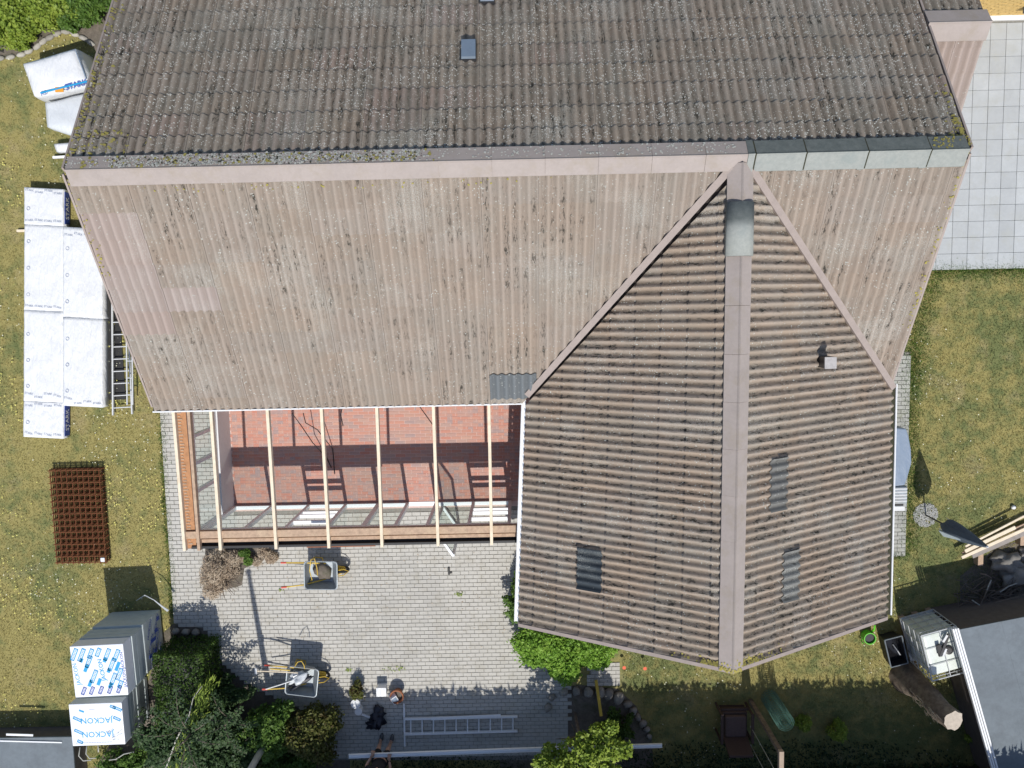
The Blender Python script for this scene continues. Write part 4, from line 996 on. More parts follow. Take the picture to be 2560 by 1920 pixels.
# ------------------------------------------------------------------ stones
def rock(c, r, sq=.7, sub=2, jit=.18, rz=0):
    bm = bmesh.new(); bmesh.ops.create_icosphere(bm, subdivisions=sub, radius=1)
    o = Vector((random.uniform(0, 9), random.uniform(0, 9), random.uniform(0, 9)))
    from mathutils import noise
    R_ = Matrix.Rotation(rz, 3, 'Z')
    for v in bm.verts:
        k = 1+jit*noise.noise(v.co*1.6+o)*2; q = Vector((v.co.x*r[0]*k, v.co.y*r[1]*k, v.co.z*r[2]*k)); v.co = R_ @ q + Vector(c)
    me = bpy.data.meshes.new('rock'); bm.to_mesh(me); bm.free(); me.polygons.foreach_set('use_smooth', [True]*len(me.polygons)); return me
se = thing('stone_edging', 'curved row of pale stones edging the top left bed', 'edging', P(130, 100))
pts = [(0,146),(28,143),(55,137),(75,128),(95,116),(110,104),(126,94),(145,85),(165,80),(188,86),(210,96),(228,108)]
for i, (x, y) in enumerate(pts):
    q = P(x, y); mk('stone', None, M['stone_edge'], se, me=rock((q.x, q.y, .02), (.115, .06, .05), rz=-math.atan2(pts[min(i+1,11)][1]-pts[max(i-1,0)][1], pts[min(i+1,11)][0]-pts[max(i-1,0)][0])))
sb = thing('stone_border', 'row of rounded boulders edging the round tree bed', 'edging', P(1530, 1760))
for i, (x, y, r) in enumerate([(1380,1740,.1),(1410,1728,.11),(1440,1725,.12),(1470,1728,.14),(1500,1728,.15),(1520,1732,.15),(1545,1742,.16),(1568,1757,.12),(1582,1775,.12),(1594,1790,.1),(1606,1805,.11),(1616,1820,.09),(1622,1838,.08),(1370,1765,.12)]):
    q = P(x, y); mk('stone', None, M['stone'], sb, me=rock((q.x, q.y, .06), (r*.8, r, r*.75), rz=random.uniform(0, 3)))
q = P(1490, 1700, .1); q2 = P(1503, 1790, .25)
tag(mk('plank', MB().bar(q, q2, .07, .03), M['yellow']), 'narrow yellowish wooden plank leaning on the boulder row', 'plank')
for i, (x, y, r, l) in enumerate([(2518, 1402, (.34, .22, .2), 'upper of two large grey-brown rocks right of the planks'), (2535, 1440, (.26, .24, .2), 'lower of two large grey-brown rocks right of the planks'), (2560, 1385, (.14,.14,.1), 'small rock at the right edge beside the large rocks')]):
    q = P(x, y, .12); o = mk('rock', None, M['stone'], me=rock((q.x, q.y, .12), r, rz=.4*i, jit=.42, sub=3)); tag(o, l, 'rock')
for i, (x, y, l) in enumerate([(442,1575,'leftmost'),(468,1577,'middle'),(492,1578,'rightmost')]):
    q = P(x, y); tag(mk('stone', None, M['stone'], me=rock((q.x, q.y, .06), (.1, .08, .08))), l+' of three shaded stones at the hedge edge by the patio', 'stone', 'stones at the hedge edge')

# ------------------------------------------------------------------ brushwood, planks, stump
tg = thing('brushwood_pile', 'tangle of dead branches beside the grey shed roof', 'pile of branches', P(2480, 1500))
mb = MB()
for k in range(150):
    q = P(random.gauss(2500, 55), random.gauss(1490, 26), 0); a = random.gauss(.35, .6); l = random.uniform(.2, .7); z = random.uniform(.02, .3); d = Vector((math.cos(a), math.sin(a), random.uniform(-.1,.2)))*l/2
    c0 = Vector((q.x, q.y, z)); mb.tube([c0-d, c0+Vector((random.uniform(-.04,.04), random.uniform(-.04,.04), .03)), c0+d], [.013, .009, .004], 5)
mk('twig', mb, M['stick'], tg, kind='stuff')
for (a, b, r) in (((2425,1530),(2560,1488),.035), ((2450,1515),(2480,1455),.018), ((2500,1480),(2543,1458),.016), ((2495,1525),(2560,1485),.018), ((2450,1434),(2478,1445),.02), ((2478,1450),(2462,1492),.014), ((2430,1500),(2480,1540),.014)):
    mk('branch', MB().tube([P(*a, .3), P((a[0]+b[0])/2, (a[1]+b[1])/2-3, .36), P(*b, .3)], [r, r*.9, r*.7], 7), M['whitebark'] if r < .017 else M['stick'], tg)
pl_defs = [((2413,1366),(2560,1290),.05,.28,'pine','upper thin pink-grey'),((2412,1378),(2538,1318),.085,.3,'pine','short yellow'),((2405,1384),(2580,1302),.06,.24,'pine_old','brown narrow'),((2404,1394),(2600,1305),.075,.3,'pine','long lower front'),((2430,1390),(2620,1306),.12,.22,'greyboard','wide weathered grey')]
M['greyboard'] = simple('grey_board', (.3,.27,.25), .9, 0, .25, 8, .3)
for a, b, wd_, z, m, l in pl_defs:
    tag(mk('plank', MB().bar(P(*a, z), P(*b, z), wd_, .035), M[m], bevel=.003), l+' plank in the lumber pile right of the parasol', 'plank', 'planks piled right of the parasol')
for a in ((2440, 1385), (2545, 1335)):
    q = P(*a); tag(mk('timber_bearer', MB().box((q.x-.06, q.y-.22, 0), (q.x+.06, q.y+.2, .2)), M['pine_old']), ('left' if a[0] < 2500 else 'right')+' squared timber bearer carrying the plank pile', 'timber', 'bearers under the planks')
st = P(2266, 1690); sp = thing('tree_stump', 'tall standing sawn tree trunk with pale cut top', 'tree trunk', st)
mb = MB(); n = 18
rows = []
from mathutils import noise as mnoise
for i in range(13):
    z = 2.08*i/12; r = .26-.05*i/12+(.14*math.exp(-z*3.5)); ring = []
    for k in range(n):
        a = 2*PI*k/n; rr = r*(1+.3*mnoise.noise(Vector((math.cos(a)*1.5, math.sin(a)*1.5, z*1.6))))*(1+.05*math.sin(a*9+z)); ring.append((st.x+math.cos(a)*rr, st.y+math.sin(a)*rr, z))
    rows += ring
mb.add(rows, [(i*n+k, i*n+(k+1)%n, (i+1)*n+(k+1)%n, (i+1)*n+k) for i in range(12) for k in range(n)])
mk('trunk', mb, M['bark'], sp, smooth=True)
mb = MB(); mb.add(rows[-n:], [tuple(range(n))]); mb.v = [(x, y, z+.002) for x, y, z in mb.v]; mk('cut_face', mb, M['cutwood'], sp)
mb = MB()
for k in range(60):
    z = random.uniform(.5, 1.9); q = Vector((st.x-.2-random.uniform(0,.06), st.y-.05+random.uniform(-.12,.1), z)); mb.tube([q, q+Vector((random.uniform(-.05,.02), random.uniform(-.04,.04), random.uniform(.05,.2)))], [.012, .004], 4)
mk('splinter', mb, M['cutwood'], sp, kind='stuff')

# ------------------------------------------------------------------ sheds
def frame_local(o, d, mb_pts): pass
sc_ = P(2396, 1576, 1.5); ne = P(2600, 1536, 1.5); ux = Vector((ne.x-sc_.x, ne.y-sc_.y, 0)).normalized(); uy = Vector((ux.y, -ux.x, 0)); uy = uy if uy.y < 0 else -uy
s2 = P(2482, 1880, 1.5); uy = Vector((s2.x-sc_.x, s2.y-sc_.y, 0)).normalized()
o0 = Vector((sc_.x, sc_.y, 0)); LX, LY = 5.0, 4.2
shed = thing('garden_shed', 'garden shed with flat grey felt roof in the bottom right corner', 'shed', o0+ux*2+uy*2)
def quadp(a, b, c, d, z): return [tuple(o0+ux*x+uy*y+Vector((0,0,z))) for x, y in ((a, c), (b, c), (b, d), (a, d))]
mk('wall', MB().hexa(quadp(.12, LX, .1, LY, 0), quadp(.12, LX, .1, LY, 1.4)), M['shedwall'], shed)
rf = mk('roof', MB().hexa(quadp(.04, LX, .02, LY, 1.41), quadp(.04, LX, .02, LY, 1.47)), M['felt'], shed)
for k in range(3): mk('felt_sheet', MB().hexa(quadp(.03+.93*k, .03+.93*k+.95, .0, LY, 1.474+.004*(k%2)), quadp(.03+.93*k, .03+.93*k+.95, .0, LY, 1.479+.004*(k%2))), M['felt'], rf)
mk('felt_sheet', MB().hexa(quadp(2.84, LX, .0, LY, 1.474), quadp(2.84, LX, .0, LY, 1.485)), M['felt'], rf)
for off in (.0, -.05, -.1):
    mk('gutter' if off else 'roof_trim', MB().hexa(quadp(off-.018, off+.018, -.05, LY, 1.42), quadp(off-.018, off+.018, -.05, LY, 1.5 if off else 1.51)), M['white'] if off != -.05 else M['white_frame'], shed)
lb = P(180, 1842, .6); bx = thing('storage_box', 'low box with flat grey lid in the bottom left corner', 'storage box', (lb.x-1.5, lb.y-1, 0))
mk('body', MB().box((-14, -12.5, 0), (lb.x-.03, lb.y-.06, .55)), M['shedwall'], bx)
mk('lid', MB().box((-14.1, -12.6, .552), (lb.x, lb.y, .6)), M['felt'], bx, bevel=.008)
a = P(16, 1836, .62); b = P(83, 1838, .62)
mk('white_strip', MB().bar(a, b, .05, .02), M['white'], bx)
a = P(0, 1852, .615); b = P(155, 1856, .615)
mk('white_strip', MB().bar(a, b, .03, .02), M['white'], bx)

# ------------------------------------------------------------------ flagpole
fp_ = P(690, 1812); fpo = thing('flagpole', 'tall grey pole rising from the shrubs at the bottom', 'pole', fp_)
mk('pole', MB().tube([fp_, fp_+Vector((0,0,3)), fp_+Vector((0,0,6.2))], [.08, .07, .05], 12), simple('grey_pole', (.45,.46,.46), .6), fpo, smooth=True)
mk('finial', MB().lathe(fp_+Vector((0,0,6.2)), [(.02,0),(.07,.04),(.07,.08),(.02,.12)], 10), M['white'], fpo)

# ------------------------------------------------------------------ lettering
_txt = {}
def text_mesh(s, size, ang, c, m, parent, name='lettering', ext=.001, mats=None, sx=1.0, bold=0.0, normal=None, up=None):
    cu = bpy.data.curves.new('t', 'FONT'); cu.body = s; cu.size = size; cu.extrude = ext; cu.align_x = 'CENTER'; cu.align_y = 'CENTER'; cu.offset = bold; cu.resolution_u = 2
    to = bpy.data.objects.new('t', cu); C.objects.link(to); dg = bpy.context.evaluated_depsgraph_get(); dg.update()
    me = bpy.data.meshes.new_from_object(to.evaluated_get(dg)); C.objects.unlink(to); bpy.data.objects.remove(to)
    me.transform(Matrix.Scale(sx, 4, (1, 0, 0)))
    if normal is None: T = Matrix.Translation(Vector(c)) @ Matrix.Rotation(ang, 4, 'Z')
    else:
        n = Vector(normal).normalized(); u = Vector(up).normalized(); r = u.cross(n); T = Matrix.Translation(Vector(c)) @ Matrix(((r.x,u.x,n.x,0),(r.y,u.y,n.y,0),(r.z,u.z,n.z,0),(0,0,0,1)))
    me.transform(T); me.materials.clear()
    return mk(name, None, m, parent, me=me)

# ------------------------------------------------------------------ insulation foam stacks (bottom left)
def rotbox(name, c, sx, sy, z0, z1, rz, m, parent=None, bevel=.012, label=None):
    Mx = Matrix.Translation((c[0], c[1], 0)) @ Matrix.Rotation(rz, 4, 'Z')
    return mk(name, MB().box((-sx/2, -sy/2, z0), (sx/2, sy/2, z1), Mx), m, parent, bevel=bevel, seg=2, label=label)
def loc2(c, rz, x, y, z):
    return Vector((c[0]+x*math.cos(rz)-y*math.sin(rz), c[1]+x*math.sin(rz)+y*math.cos(rz), z))
# north stack: three packs on top of each other
cA = (-9.27, -7.72); rA = .035
pk = thing('foam_pack', 'bottom foam board pack of the taller stack, blue print on its east side', 'foam pack', (cA[0], cA[1], 0), 'foam board packs bottom left'); rotbox('boards', (-9.28, -7.72), 1.16, 1.16, .06, .98, rA, M['foam'], pk)
for k in range(4): rotbox('board', (-9.28, -7.72), 1.165, 1.165, .1+.22*k, .1+.22*k+.205, rA+random.uniform(-.006,.006), M['foam'], pk, .006)
for k in range(9):
    z = random.uniform(.15, .85); y = random.uniform(-.5, .5); q = loc2((-9.28, -7.72), rA, .586, y, z)
    mk('print_mark', MB().box((q.x, q.y-.045, q.z-.06), (q.x+.006, q.y+.045, q.z+.06), None), M['navyprint'], pk)
for k in range(6): text_mesh('JACKON', .12, 0, loc2((-9.28,-7.72), rA, .592, -.35+.35*(k%3), .35+.35*(k//3)), M['navyprint'], pk, normal=(1,.03,0), up=(.0,.5,.86))
rotbox('pallet', (-9.28, -7.72), 1.1, 1.1, .0, .06, rA, M['pine_old'], pk)
pk = thing('foam_pack', 'middle foam board pack of the taller stack, pale grey sides', 'foam pack', (cA[0], cA[1], .985), 'foam board packs bottom left')
for k in range(3): rotbox('board', (-9.3+random.uniform(-.01,.01), -7.76), 1.18, 1.14, .985+.17*k, .985+.17*k+.16, rA+random.uniform(-.01,.01), M['foam'], pk, .008)
c3 = (-9.31, -7.79)
pk = thing('foam_pack', 'white foam pack with diagonal blue stripes on top of the taller stack', 'foam pack', (c3[0], c3[1], 1.5), 'foam board packs bottom left')
rotbox('boards', c3, 1.17, 1.17, 1.5, 1.86, rA, M['foamtop'], pk, .02)
zt = 1.862
def bar2(c, rz, x, y, l, wd_, ang, z, m, parent, hollow=True):
    d = Vector((math.cos(rz+ang), math.sin(rz+ang), 0)); p = loc2(c, rz, x, y, z)
    mb = MB()
    if hollow:
        s = Vector((-d.y, d.x, 0))*wd_/2; e = .02
        mb.bar(p-d*l/2-s, p+d*l/2-s, e, .003).bar(p-d*l/2+s, p+d*l/2+s, e, .003).bar(p-d*l/2-s*1.2, p-d*l/2+s*1.2, e, .003).bar(p+d*l/2-s*1.2, p+d*l/2+s*1.2, e, .003)
        for q in range(int(l/.035)): 
            c_ = p-d*(l/2-.03-q*.035); mb.bar(c_-s*.45, c_+s*.45, .012, .003)
    else: mb.bar(p-d*l/2, p+d*l/2, wd_, .003)
    mk('print_mark', mb, m, parent)
A_ = math.radians(64)
for (x, y, l, hol) in ((-.5,.4,.2,1),(-.34,.38,.22,1),(-.36,.26,.07,0),(-.14,.4,.16,1),(-.2,.22,.2,1),(-.27,.08,.14,0),(.03,.42,.14,1),(.22,.36,.2,1),(.16,.24,.08,0),(.42,.33,.2,1),(.3,.13,.22,1),(.22,0,.08,0),(-.12,-.12,.22,1),(-.22,-.27,.12,0),(-.02,-.25,.12,0),(.42,.08,.16,0),(.44,-.1,.2,1),(.3,-.2,.2,1),(.22,-.34,.1,0),(.44,-.33,.12,1)):
    bar2(c3, rA, x, y, l*1.35, .075, A_, zt, M['blueprint'], pk, bool(hol))
for x in (-.38, -.2, 0, .2, .4): bar2(c3, rA, x, -.44, .17, .06, A_, zt, M['navyprint'], pk, True)
text_mesh('JACKON', .13, rA+math.radians(97), loc2(c3, rA, .07, .02, zt), M['blueprint'], pk, bold=.002)
text_mesh('JACKON', .13, rA+math.radians(97), loc2(c3, rA, -.49, -.05, zt), M['blueprint'], pk)
text_mesh('JACKON JACKON', .1, rA+math.radians(92), loc2(c3, rA, .545, .0, zt), M['navyprint'], pk)
# crumpled film at its north-east corner
q = P(405, 1525, .5); 
tag(mk('plastic_film', MB().tube([P(340,1502,.5), P(362,1488,.62), P(385,1500,.6), P(405,1516,.55), P(420,1527,.5)], [.004,.012,.01,.02,.03], 5), M['pack2']), 'torn strip of clear film curling off the taller foam stack', 'plastic film')
# south stack
c4 = (-9.76, -9.32); rB = .02
pk = thing('foam_pack', 'lower foam board pile with layered green-grey side under the lettered white pack', 'foam pack', (c4[0], c4[1], 0), 'foam board packs bottom left')
for k in range(7): rotbox('board', (c4[0]+random.uniform(-.012,.012), c4[1]+random.uniform(-.012,.012)), 1.2, 1.02, .06+.135*k, .06+.135*k+.128, rB+random.uniform(-.008,.008), M['foam'], pk, .006)
rotbox('pallet', c4, 1.1, .95, .0, .06, rB, M['pine_old'], pk)
pk = thing('foam_pack', 'white foam pack with two upside-down blue word rows on the lower stack', 'foam pack', (c4[0], c4[1], 1.01), 'foam board packs bottom left')
rotbox('boards', c4, 1.21, 1.0, 1.01, 1.3, rB, M['foamtop'], pk, .018)
zt = 1.302
for y in (.1, -.23):
    text_mesh('JACKON', .19, rB+PI, loc2(c4, rB, .0, y, zt), M['blueprint'], pk, bold=.001)
for (x, y, l) in ((-.43,.14,.2),(-.43,-.16,.2),(.47,.12,.16),(.5,.36,.2),(.4,.4,.12),(-.42,-.4,.12)): bar2(c4, rB, x, y, l, .05, math.radians(-28), zt, M['blueprint'], pk)
for k in range(16): bar2(c4, rB, random.uniform(.25,.55), random.uniform(-.4,-.12), random.uniform(.04,.1), .01, random.uniform(0,1.2), zt, M['paleprint'], pk, False)
for k in range(14): bar2(c4, rB, -.5+k*.06, -.43, .05, .012, .05, zt, M['paleprint'], pk, False)
bar2(c4, rB, -.32, .33, .12, .04, -.4, zt, M['blueprint'], pk, False); bar2(c4, rB, -.08, .36, .13, .008, 0, zt, M['paleprint'], pk, False)
# white hoses / cords on the ground below
for i, (pts, lb_) in enumerate([([(200,1868),(197,1890),(208,1902),(228,1900)], 'leftmost pale hose loop below the foam stacks'), ([(217,1865),(215,1885),(224,1896),(240,1895)], 'second pale hose loop below the foam stacks'), ([(273,1900),(290,1898),(310,1885),(335,1880)], 'pale hose end curving right below the foam stacks'), ([(245,1860),(246,1880),(243,1872)], 'short upright pale hose piece below the foam stacks')]):
    tag(mk('hose', MB().tube([P(x, y, .5) for x, y in pts], .014, 6), M['hose'], smooth=True), lb_, 'hose', 'hose pieces below the foam stacks')

# ------------------------------------------------------------------ mineral wool packs along the west side
def softpack(name, cs, z0, m, parent):
    """wrapped soft pack whose flat top spans the four world corners cs (nw, ne, se, sw)"""
    nw, ne, se, sw_ = cs; n = 26; mb = MB(); o = Vector((random.uniform(0, 50), random.uniform(0, 50), 0)); N_ = n+1
    for i in range(N_):
        for j in range(N_):
            u, v = i/n, j/n; e = min(u, 1-u, v, 1-v); p = sw_.lerp(se, u).lerp(nw.lerp(ne, u), v)
            z = p.z-.006*math.exp(-e*60)+.01*mnoise.noise(Vector((p.x, p.y, 0))*2.5+o)+.02*abs(mnoise.noise(Vector((p.x*2+p.y*3, p.x*5-p.y*2, 3))+o))
            mb.v.append((p.x, p.y, z))
    mb.f = [(i*N_+j, (i+1)*N_+j, (i+1)*N_+j+1, i*N_+j+1) for i in range(n) for j in range(n)]
    ring = [i*N_ for i in range(N_)]+[n*N_+j for j in range(1, N_)]+[i*N_+n for i in range(n-1, -1, -1)]+[j for j in range(n-1, 0, -1)]
    b0 = len(mb.v); mb.v += [(mb.v[k][0], mb.v[k][1], z0) for k in ring]; L = len(ring)
    mb.f += [(ring[k], ring[(k+1)%L], b0+(k+1)%L, b0+k) for k in range(L)]
    mb.f.append(tuple(range(b0, b0+L)))
    return mk(name, mb, m, parent, smooth=True)
defs = [((61,468),(158,560),.30,'northernmost white-wrapped insulation pack with dark lettered side'),
        ((61,560),(158,774),.30,'white-wrapped insulation pack in the left column behind the roof corner'),
        ((60,774),(158,1002),.30,'longest white-wrapped insulation pack of the left column'),
        ((59,1002),(158,1092),.30,'southernmost white-wrapped insulation pack sticking out below'),
        ((158,567),(257,792),.34,'upper white-wrapped insulation pack of the right column'),
        ((158,792),(257,1014),.34,'lower white-wrapped insulation pack of the right column')]
for (a, b, h, l) in defs:
    cs = [P(a[0], a[1], h), P(b[0], a[1]+5, h), P(b[0], b[1]+5, h), P(a[0]-1, b[1], h)]; ct = sum(cs, Vector())/4
    t_ = thing('insulation_pack', l, 'insulation pack', (ct.x, ct.y, 0), 'white insulation packs on the west lawn')
    softpack('wrap', cs, .02, M['pack'], t_)
    eu = cs[2]-cs[3]; ev = cs[0]-cs[3]; ang = math.atan2(eu.y, eu.x)
    def at_(u, v): return cs[3]+eu*u+ev*v+Vector((0, 0, .016))
    Ly = ev.length
    for row in ((.9, .1) if 'north' in l or 'south' in l else ((.93,) if 'upper' in l else (.06,))):
        for k in range(4): text_mesh('STARK', .065, ang+random.uniform(-.25, .1), at_(.14+k*.24, row+random.uniform(-.03, .03)), M['paleprint'], t_)
    for k in range(int(Ly/.6)): text_mesh('O', .12, ang+PI/2, at_(.12, (k*.6+.35)/Ly), M['paleprint'], t_)
    if 'north' in l or 'south' in l:
        p1 = cs[1]; p2 = cs[2]; dn_ = Vector((eu.x, eu.y, 0)).normalized(); d12 = (p1-p2).normalized(); zz = Vector((0, 0, -h+.15))
        mk('printed_side', MB().bar(p2+zz+dn_*.007+d12*.05, p1+zz+dn_*.007-d12*.05, .012, .2), M['navyprint'], t_)
        text_mesh('STARK', .17, 0, (p1+p2)/2+zz+dn_*.016, M['white'], t_, normal=dn_, up=(0,0,1))
q = P(52, 577, .08); tag(mk('batten', MB().box((q.x-.1, q.y-.025, .02), (q.x+.3, q.y+.03, .08)), M['pine']), 'pine batten end poking out left of the white packs', 'batten')
q0 = P(272, 1010, 0); q1 = P(290, 700, 0)
tag(mk('black_sheet', MB().box((q0.x-.12, q0.y+.1, .0), (q0.x+.42, q1.y, .03)), M['black']), 'black plastic sheet between the white packs and the ladder', 'plastic sheet')
# ladder lying beside the packs
def ladder(name, label, a0, a1, b0, b1, z, nr, m, rr=.016, rail=(.03, .07)):
    """rails a0-a1 and b0-b1 (world xy tuples)"""
    A0, A1, B0, B1 = [Vector((*v, z)) for v in (a0, a1, b0, b1)]; t_ = thing(name, label, 'ladder', ((A0+B1)/2)*1.0)
    t_.location.z = 0
    for p, q in ((A0, A1), (B0, B1)): mk('rail', MB().bar(p, q, rail[0], rail[1]), m, t_, bevel=.004)
    for k in range(nr):
        s = (k+.6)/nr; mk('rung', MB().tube([A0.lerp(A1, s), B0.lerp(B1, s)], rr, 8), m, t_)
    return t_
f2 = lambda x, y, z: tuple(P(x, y, z)[:2])
ladder('ladder', 'aluminium ladder lying between the white packs and the house', f2(283,1038,.12), f2(281,700,.12), f2(331,1035,.12), f2(316,700,.12), .12, 11, M['alu'], .014, (.035, .06))
ladder('trestle', 'short pale green-grey trestle frame resting on the ladder', f2(318,1012,.3), f2(316,800,.3), f2(332,1012,.3), f2(330,800,.3), .3, 5, M['alu'], .012, (.03, .03))

# tarped packs top left
def hexpack(name, label, top, z1, z0, m, cat='insulation pack', parent=None, n=12, group=None):
    w_ = [P(x, y, z1) for x, y in top]; c = sum(w_, Vector())/len(w_); t_ = thing(name, label, cat, (c.x, c.y, 0), group)
    mb = MB(); o = Vector((random.uniform(0, 50), 7, 0)); N_ = n+1
    for i in range(N_):
        for j in range(N_):
            u, v = i/n, j/n; p = w_[0].lerp(w_[1], u).lerp(w_[3].lerp(w_[2], u), v); e = min(u, 1-u, v, 1-v)
            mb.v.append((p.x, p.y, z1-.07*math.exp(-e*12)+.035*mnoise.noise(p*3+o)))
    mb.f = [(i*N_+j, (i+1)*N_+j, (i+1)*N_+j+1, i*N_+j+1) for i in range(n) for j in range(n)]
    ring = [i*N_ for i in range(N_)]+[n*N_+j for j in range(1, N_)]+[i*N_+n for i in range(n-1, -1, -1)]+[j for j in range(n-1, 0, -1)]
    L = len(ring); b0 = len(mb.v)
    for lv in range(1, 4):
        s = lv/3
        for k in ring:
            q = Vector(mb.v[k]); d = (q-c); d.z = 0; q2 = q+d*.02*math.sin(s*PI)+d*.03*s; mb.v.append((q2.x+.02*mnoise.noise(q*4+o*lv), q2.y+.02*mnoise.noise(q*5+o*lv), z1*(1-s)+z0*s-.05*(1-s)))
    prev = ring
    for lv in range(3):
        cur = [b0+lv*L+k for k in range(L)]; mb.f += [(prev[k], prev[(k+1)%L], cur[(k+1)%L], cur[k]) for k in range(L)]; prev = cur
    mb.f.append(tuple(prev)); mk('wrap', mb, m, t_, smooth=True); return t_
ta = hexpack('insulation_pack', 'tall white-wrapped insulation pack with blue lettered edge, top left', [(54,158),(184,119),(226,205),(80,238)], .8, .02, M['pack'], group='wrapped packs at the top left')
p0, p1 = P(98, 246, .7), P(224, 212, .7); dd = (p1-p0).normalized(); nn = Vector((dd.y, -dd.x, 0))
cc = (P(86,241,.7)+P(226,205,.7))/2
text_mesh('STARK', .17, 0, (*(P(190, 212, .8)[:2]), .79), M['navyprint'], ta, normal=(nn.x*.3, nn.y*.3, 1), up=(-nn.x, -nn.y, .3), bold=.004)
q = P(148, 224, .8); mk('logo', MB().box((q.x-.09, q.y-.05, .785), (q.x+.09, q.y+.05, .8)), M['orangeprint'], ta)
text_mesh('AS', .12, 0, (*(P(108, 233, .8)[:2]), .79), M['navyprint'], ta, normal=(nn.x*.3, nn.y*.3, 1), up=(-nn.x, -nn.y, .3))
mk('blue_stripe', MB().bar(P(100,232,.82)+Vector((0,0,-.015)), P(217,203,.82)+Vector((0,0,-.015)), .03, .02), M['blueprint'], ta)
mk('blue_stripe', MB().bar(P(187,125,.82)+Vector((0,0,-.03)), P(214,196,.82)+Vector((0,0,-.03)), .02, .02), M['tarp'], ta)
hexpack('insulation_pack', 'crumpled clear-wrapped insulation pack below the tall lettered one', [(109,256),(225,228),(222,352),(114,316)], .55, .02, M['pack2'], group='wrapped packs at the top left')
hexpack('insulation_pack', 'narrow white pack half hidden under the roof verge, top left', [(129,358),(200,353),(196,378),(136,378)], .3, .02, M['pack'], n=6, group='wrapped packs at the top left')
a, b = P(133, 394, .1), P(195, 390, .1); tag(mk('white_board', MB().bar(a, b, .05, .06), M['white']), 'thin white board on the grass below the narrow white pack', 'board')

# ------------------------------------------------------------------ rusty reinforcement mats
ra = P(127, 1170, .1); rb = P(275, 1404, .1); z = .02
mb = MB(); Wm = rb.x-ra.x; Lm = ra.y-rb.y
for i in range(10): mb.tube([(-Wm/2+.04+i*(Wm-.08)/9, -Lm/2, .0), (-Wm/2+.04+i*(Wm-.08)/9, Lm/2, .0)], .007, 5)
for j in range(16): mb.tube([(-Wm/2, -Lm/2+.04+j*(Lm-.08)/15, .012), (Wm/2, -Lm/2+.04+j*(Lm-.08)/15, .012)], .007, 5)
rm = mb.mesh('reinforcement_mat'); rm.materials.append(M['rust']); cx = (ra.x+rb.x)/2; cy = (ra.y+rb.y)/2
for k in range(9):
    o = bpy.data.objects.new('reinforcement_mat', rm); C.objects.link(o); o.location = (cx+random.uniform(-.012,.012), cy+random.uniform(-.015,.015), .02+k*.028); o.rotation_euler.z = random.uniform(-.006, .006)
    tag(o, 'rusty welded steel mat on the left lawn, '+['lowest of its stack','second from the bottom of its stack','third from the bottom of its stack','fourth from the bottom of its stack','exact middle one of its stack','fourth from the top of its stack','third from the top of its stack','second from the top of its stack','topmost of its stack'][k], 'steel mat', 'rusty steel mats stacked on the lawn')
q = P(257, 1399, .25); tag(mk('paper_scrap', MB().box((q.x-.05, q.y-.05, .25), (q.x+.05, q.y+.05, .27)), M['white'], bevel=.01), 'white scrap lying on the rusty mat stack corner', 'scrap')

# ------------------------------------------------------------------ wheelbarrows
def wheelbarrow(label, loc, rz, trayW=.66, trayL=.76, fill=None):
    t_ = thing('wheelbarrow', label, 'wheelbarrow', loc, 'wheelbarrows on the patio', rz)
    # local: wheel towards +x
    z1 = .62; z0 = .32; L = lambda a, b, z, r=.05: a
    def rr(x0, x1, y0, y1, z, r=.07, n=4):
        out = []
        for (cx_, cy_, a0) in ((x1-r, y1-r, 0), (x0+r, y1-r, PI/2), (x0+r, y0+r, PI), (x1-r, y0+r, 1.5*PI)):
            for i in range(n+1): a = a0+i*PI/2/n; out.append((cx_+r*math.cos(a), cy_+r*math.sin(a), z))
        return out
    hl, hw_ = trayL/2, trayW/2
    top = rr(-hl, hl, -hw_, hw_, z1); mid = rr(-hl+.05, hl-.16, -hw_+.08, hw_-.08, z0, .05); n = len(top)
    tin = rr(-hl+.012, hl-.012, -hw_+.012, hw_-.012, z1); bin_ = rr(-hl+.06, hl-.17, -hw_+.09, hw_-.09, z0+.012, .05)
    mb = MB(); mb.add(top+mid+tin+bin_, [(i, (i+1)%n, n+(i+1)%n, n+i) for i in range(n)]+[(2*n+(i+1)%n, 2*n+i, 3*n+i, 3*n+(i+1)%n) for i in range(n)]+[((i+1)%n, i, 2*n+i, 2*n+(i+1)%n) for i in range(n)]+[tuple(range(n, 2*n)), tuple(reversed(range(3*n, 4*n)))])
    tray = mk('tray', mb, M['steel'], t_, True); mk('rim', MB().tube(rr(-hl, hl, -hw_, hw_, z1)+[top[0]], .013, 6), M['steel'], tray, True)
    for s in (-1, 1):
        fr = mk('handle', MB().tube([(hl+.08, s*.05, .2), (.1, s*.18, .3), (-hl, s*.26, .5), (-hl-.42, s*.29, .6)], .016, 8), M['yellow'], t_, True)
        mk('grip', MB().tube([(-hl-.42, s*.29, .6), (-hl-.54, s*.295, .62)], .022, 8), M['red'], fr, True)
        mk('leg', MB().tube([(-.28, s*.2, .42), (-.3, s*.24, .02), (-.1, s*.22, .02), (.0, s*.18, .32)], .014, 6), M['yellow'], t_, True)
    wh = mk('wheel', MB().tube([(hl+.0+.17*math.cos(a), .0, .19+.17*math.sin(a)) for a in [2*PI*k/20 for k in range(21)]], .035, 8), M['rubber'], t_, True)
    mk('rim', MB().tube([(hl+.0, -.05, .19), (hl+.0, .05, .19)], .1, 12), M['yellow'], wh, True)
    mk('wheel_guard', MB().tube([(hl-.02, -.07, .45), (hl+.1, -.07, .38), (hl+.2, 0, .3), (hl+.1, .07, .38), (hl-.02, .07, .45)], .011, 6), M['yellow'], t_, True)
    return t_
b1 = P(803, 1420, 0); b1c = P(803, 1437, .6)
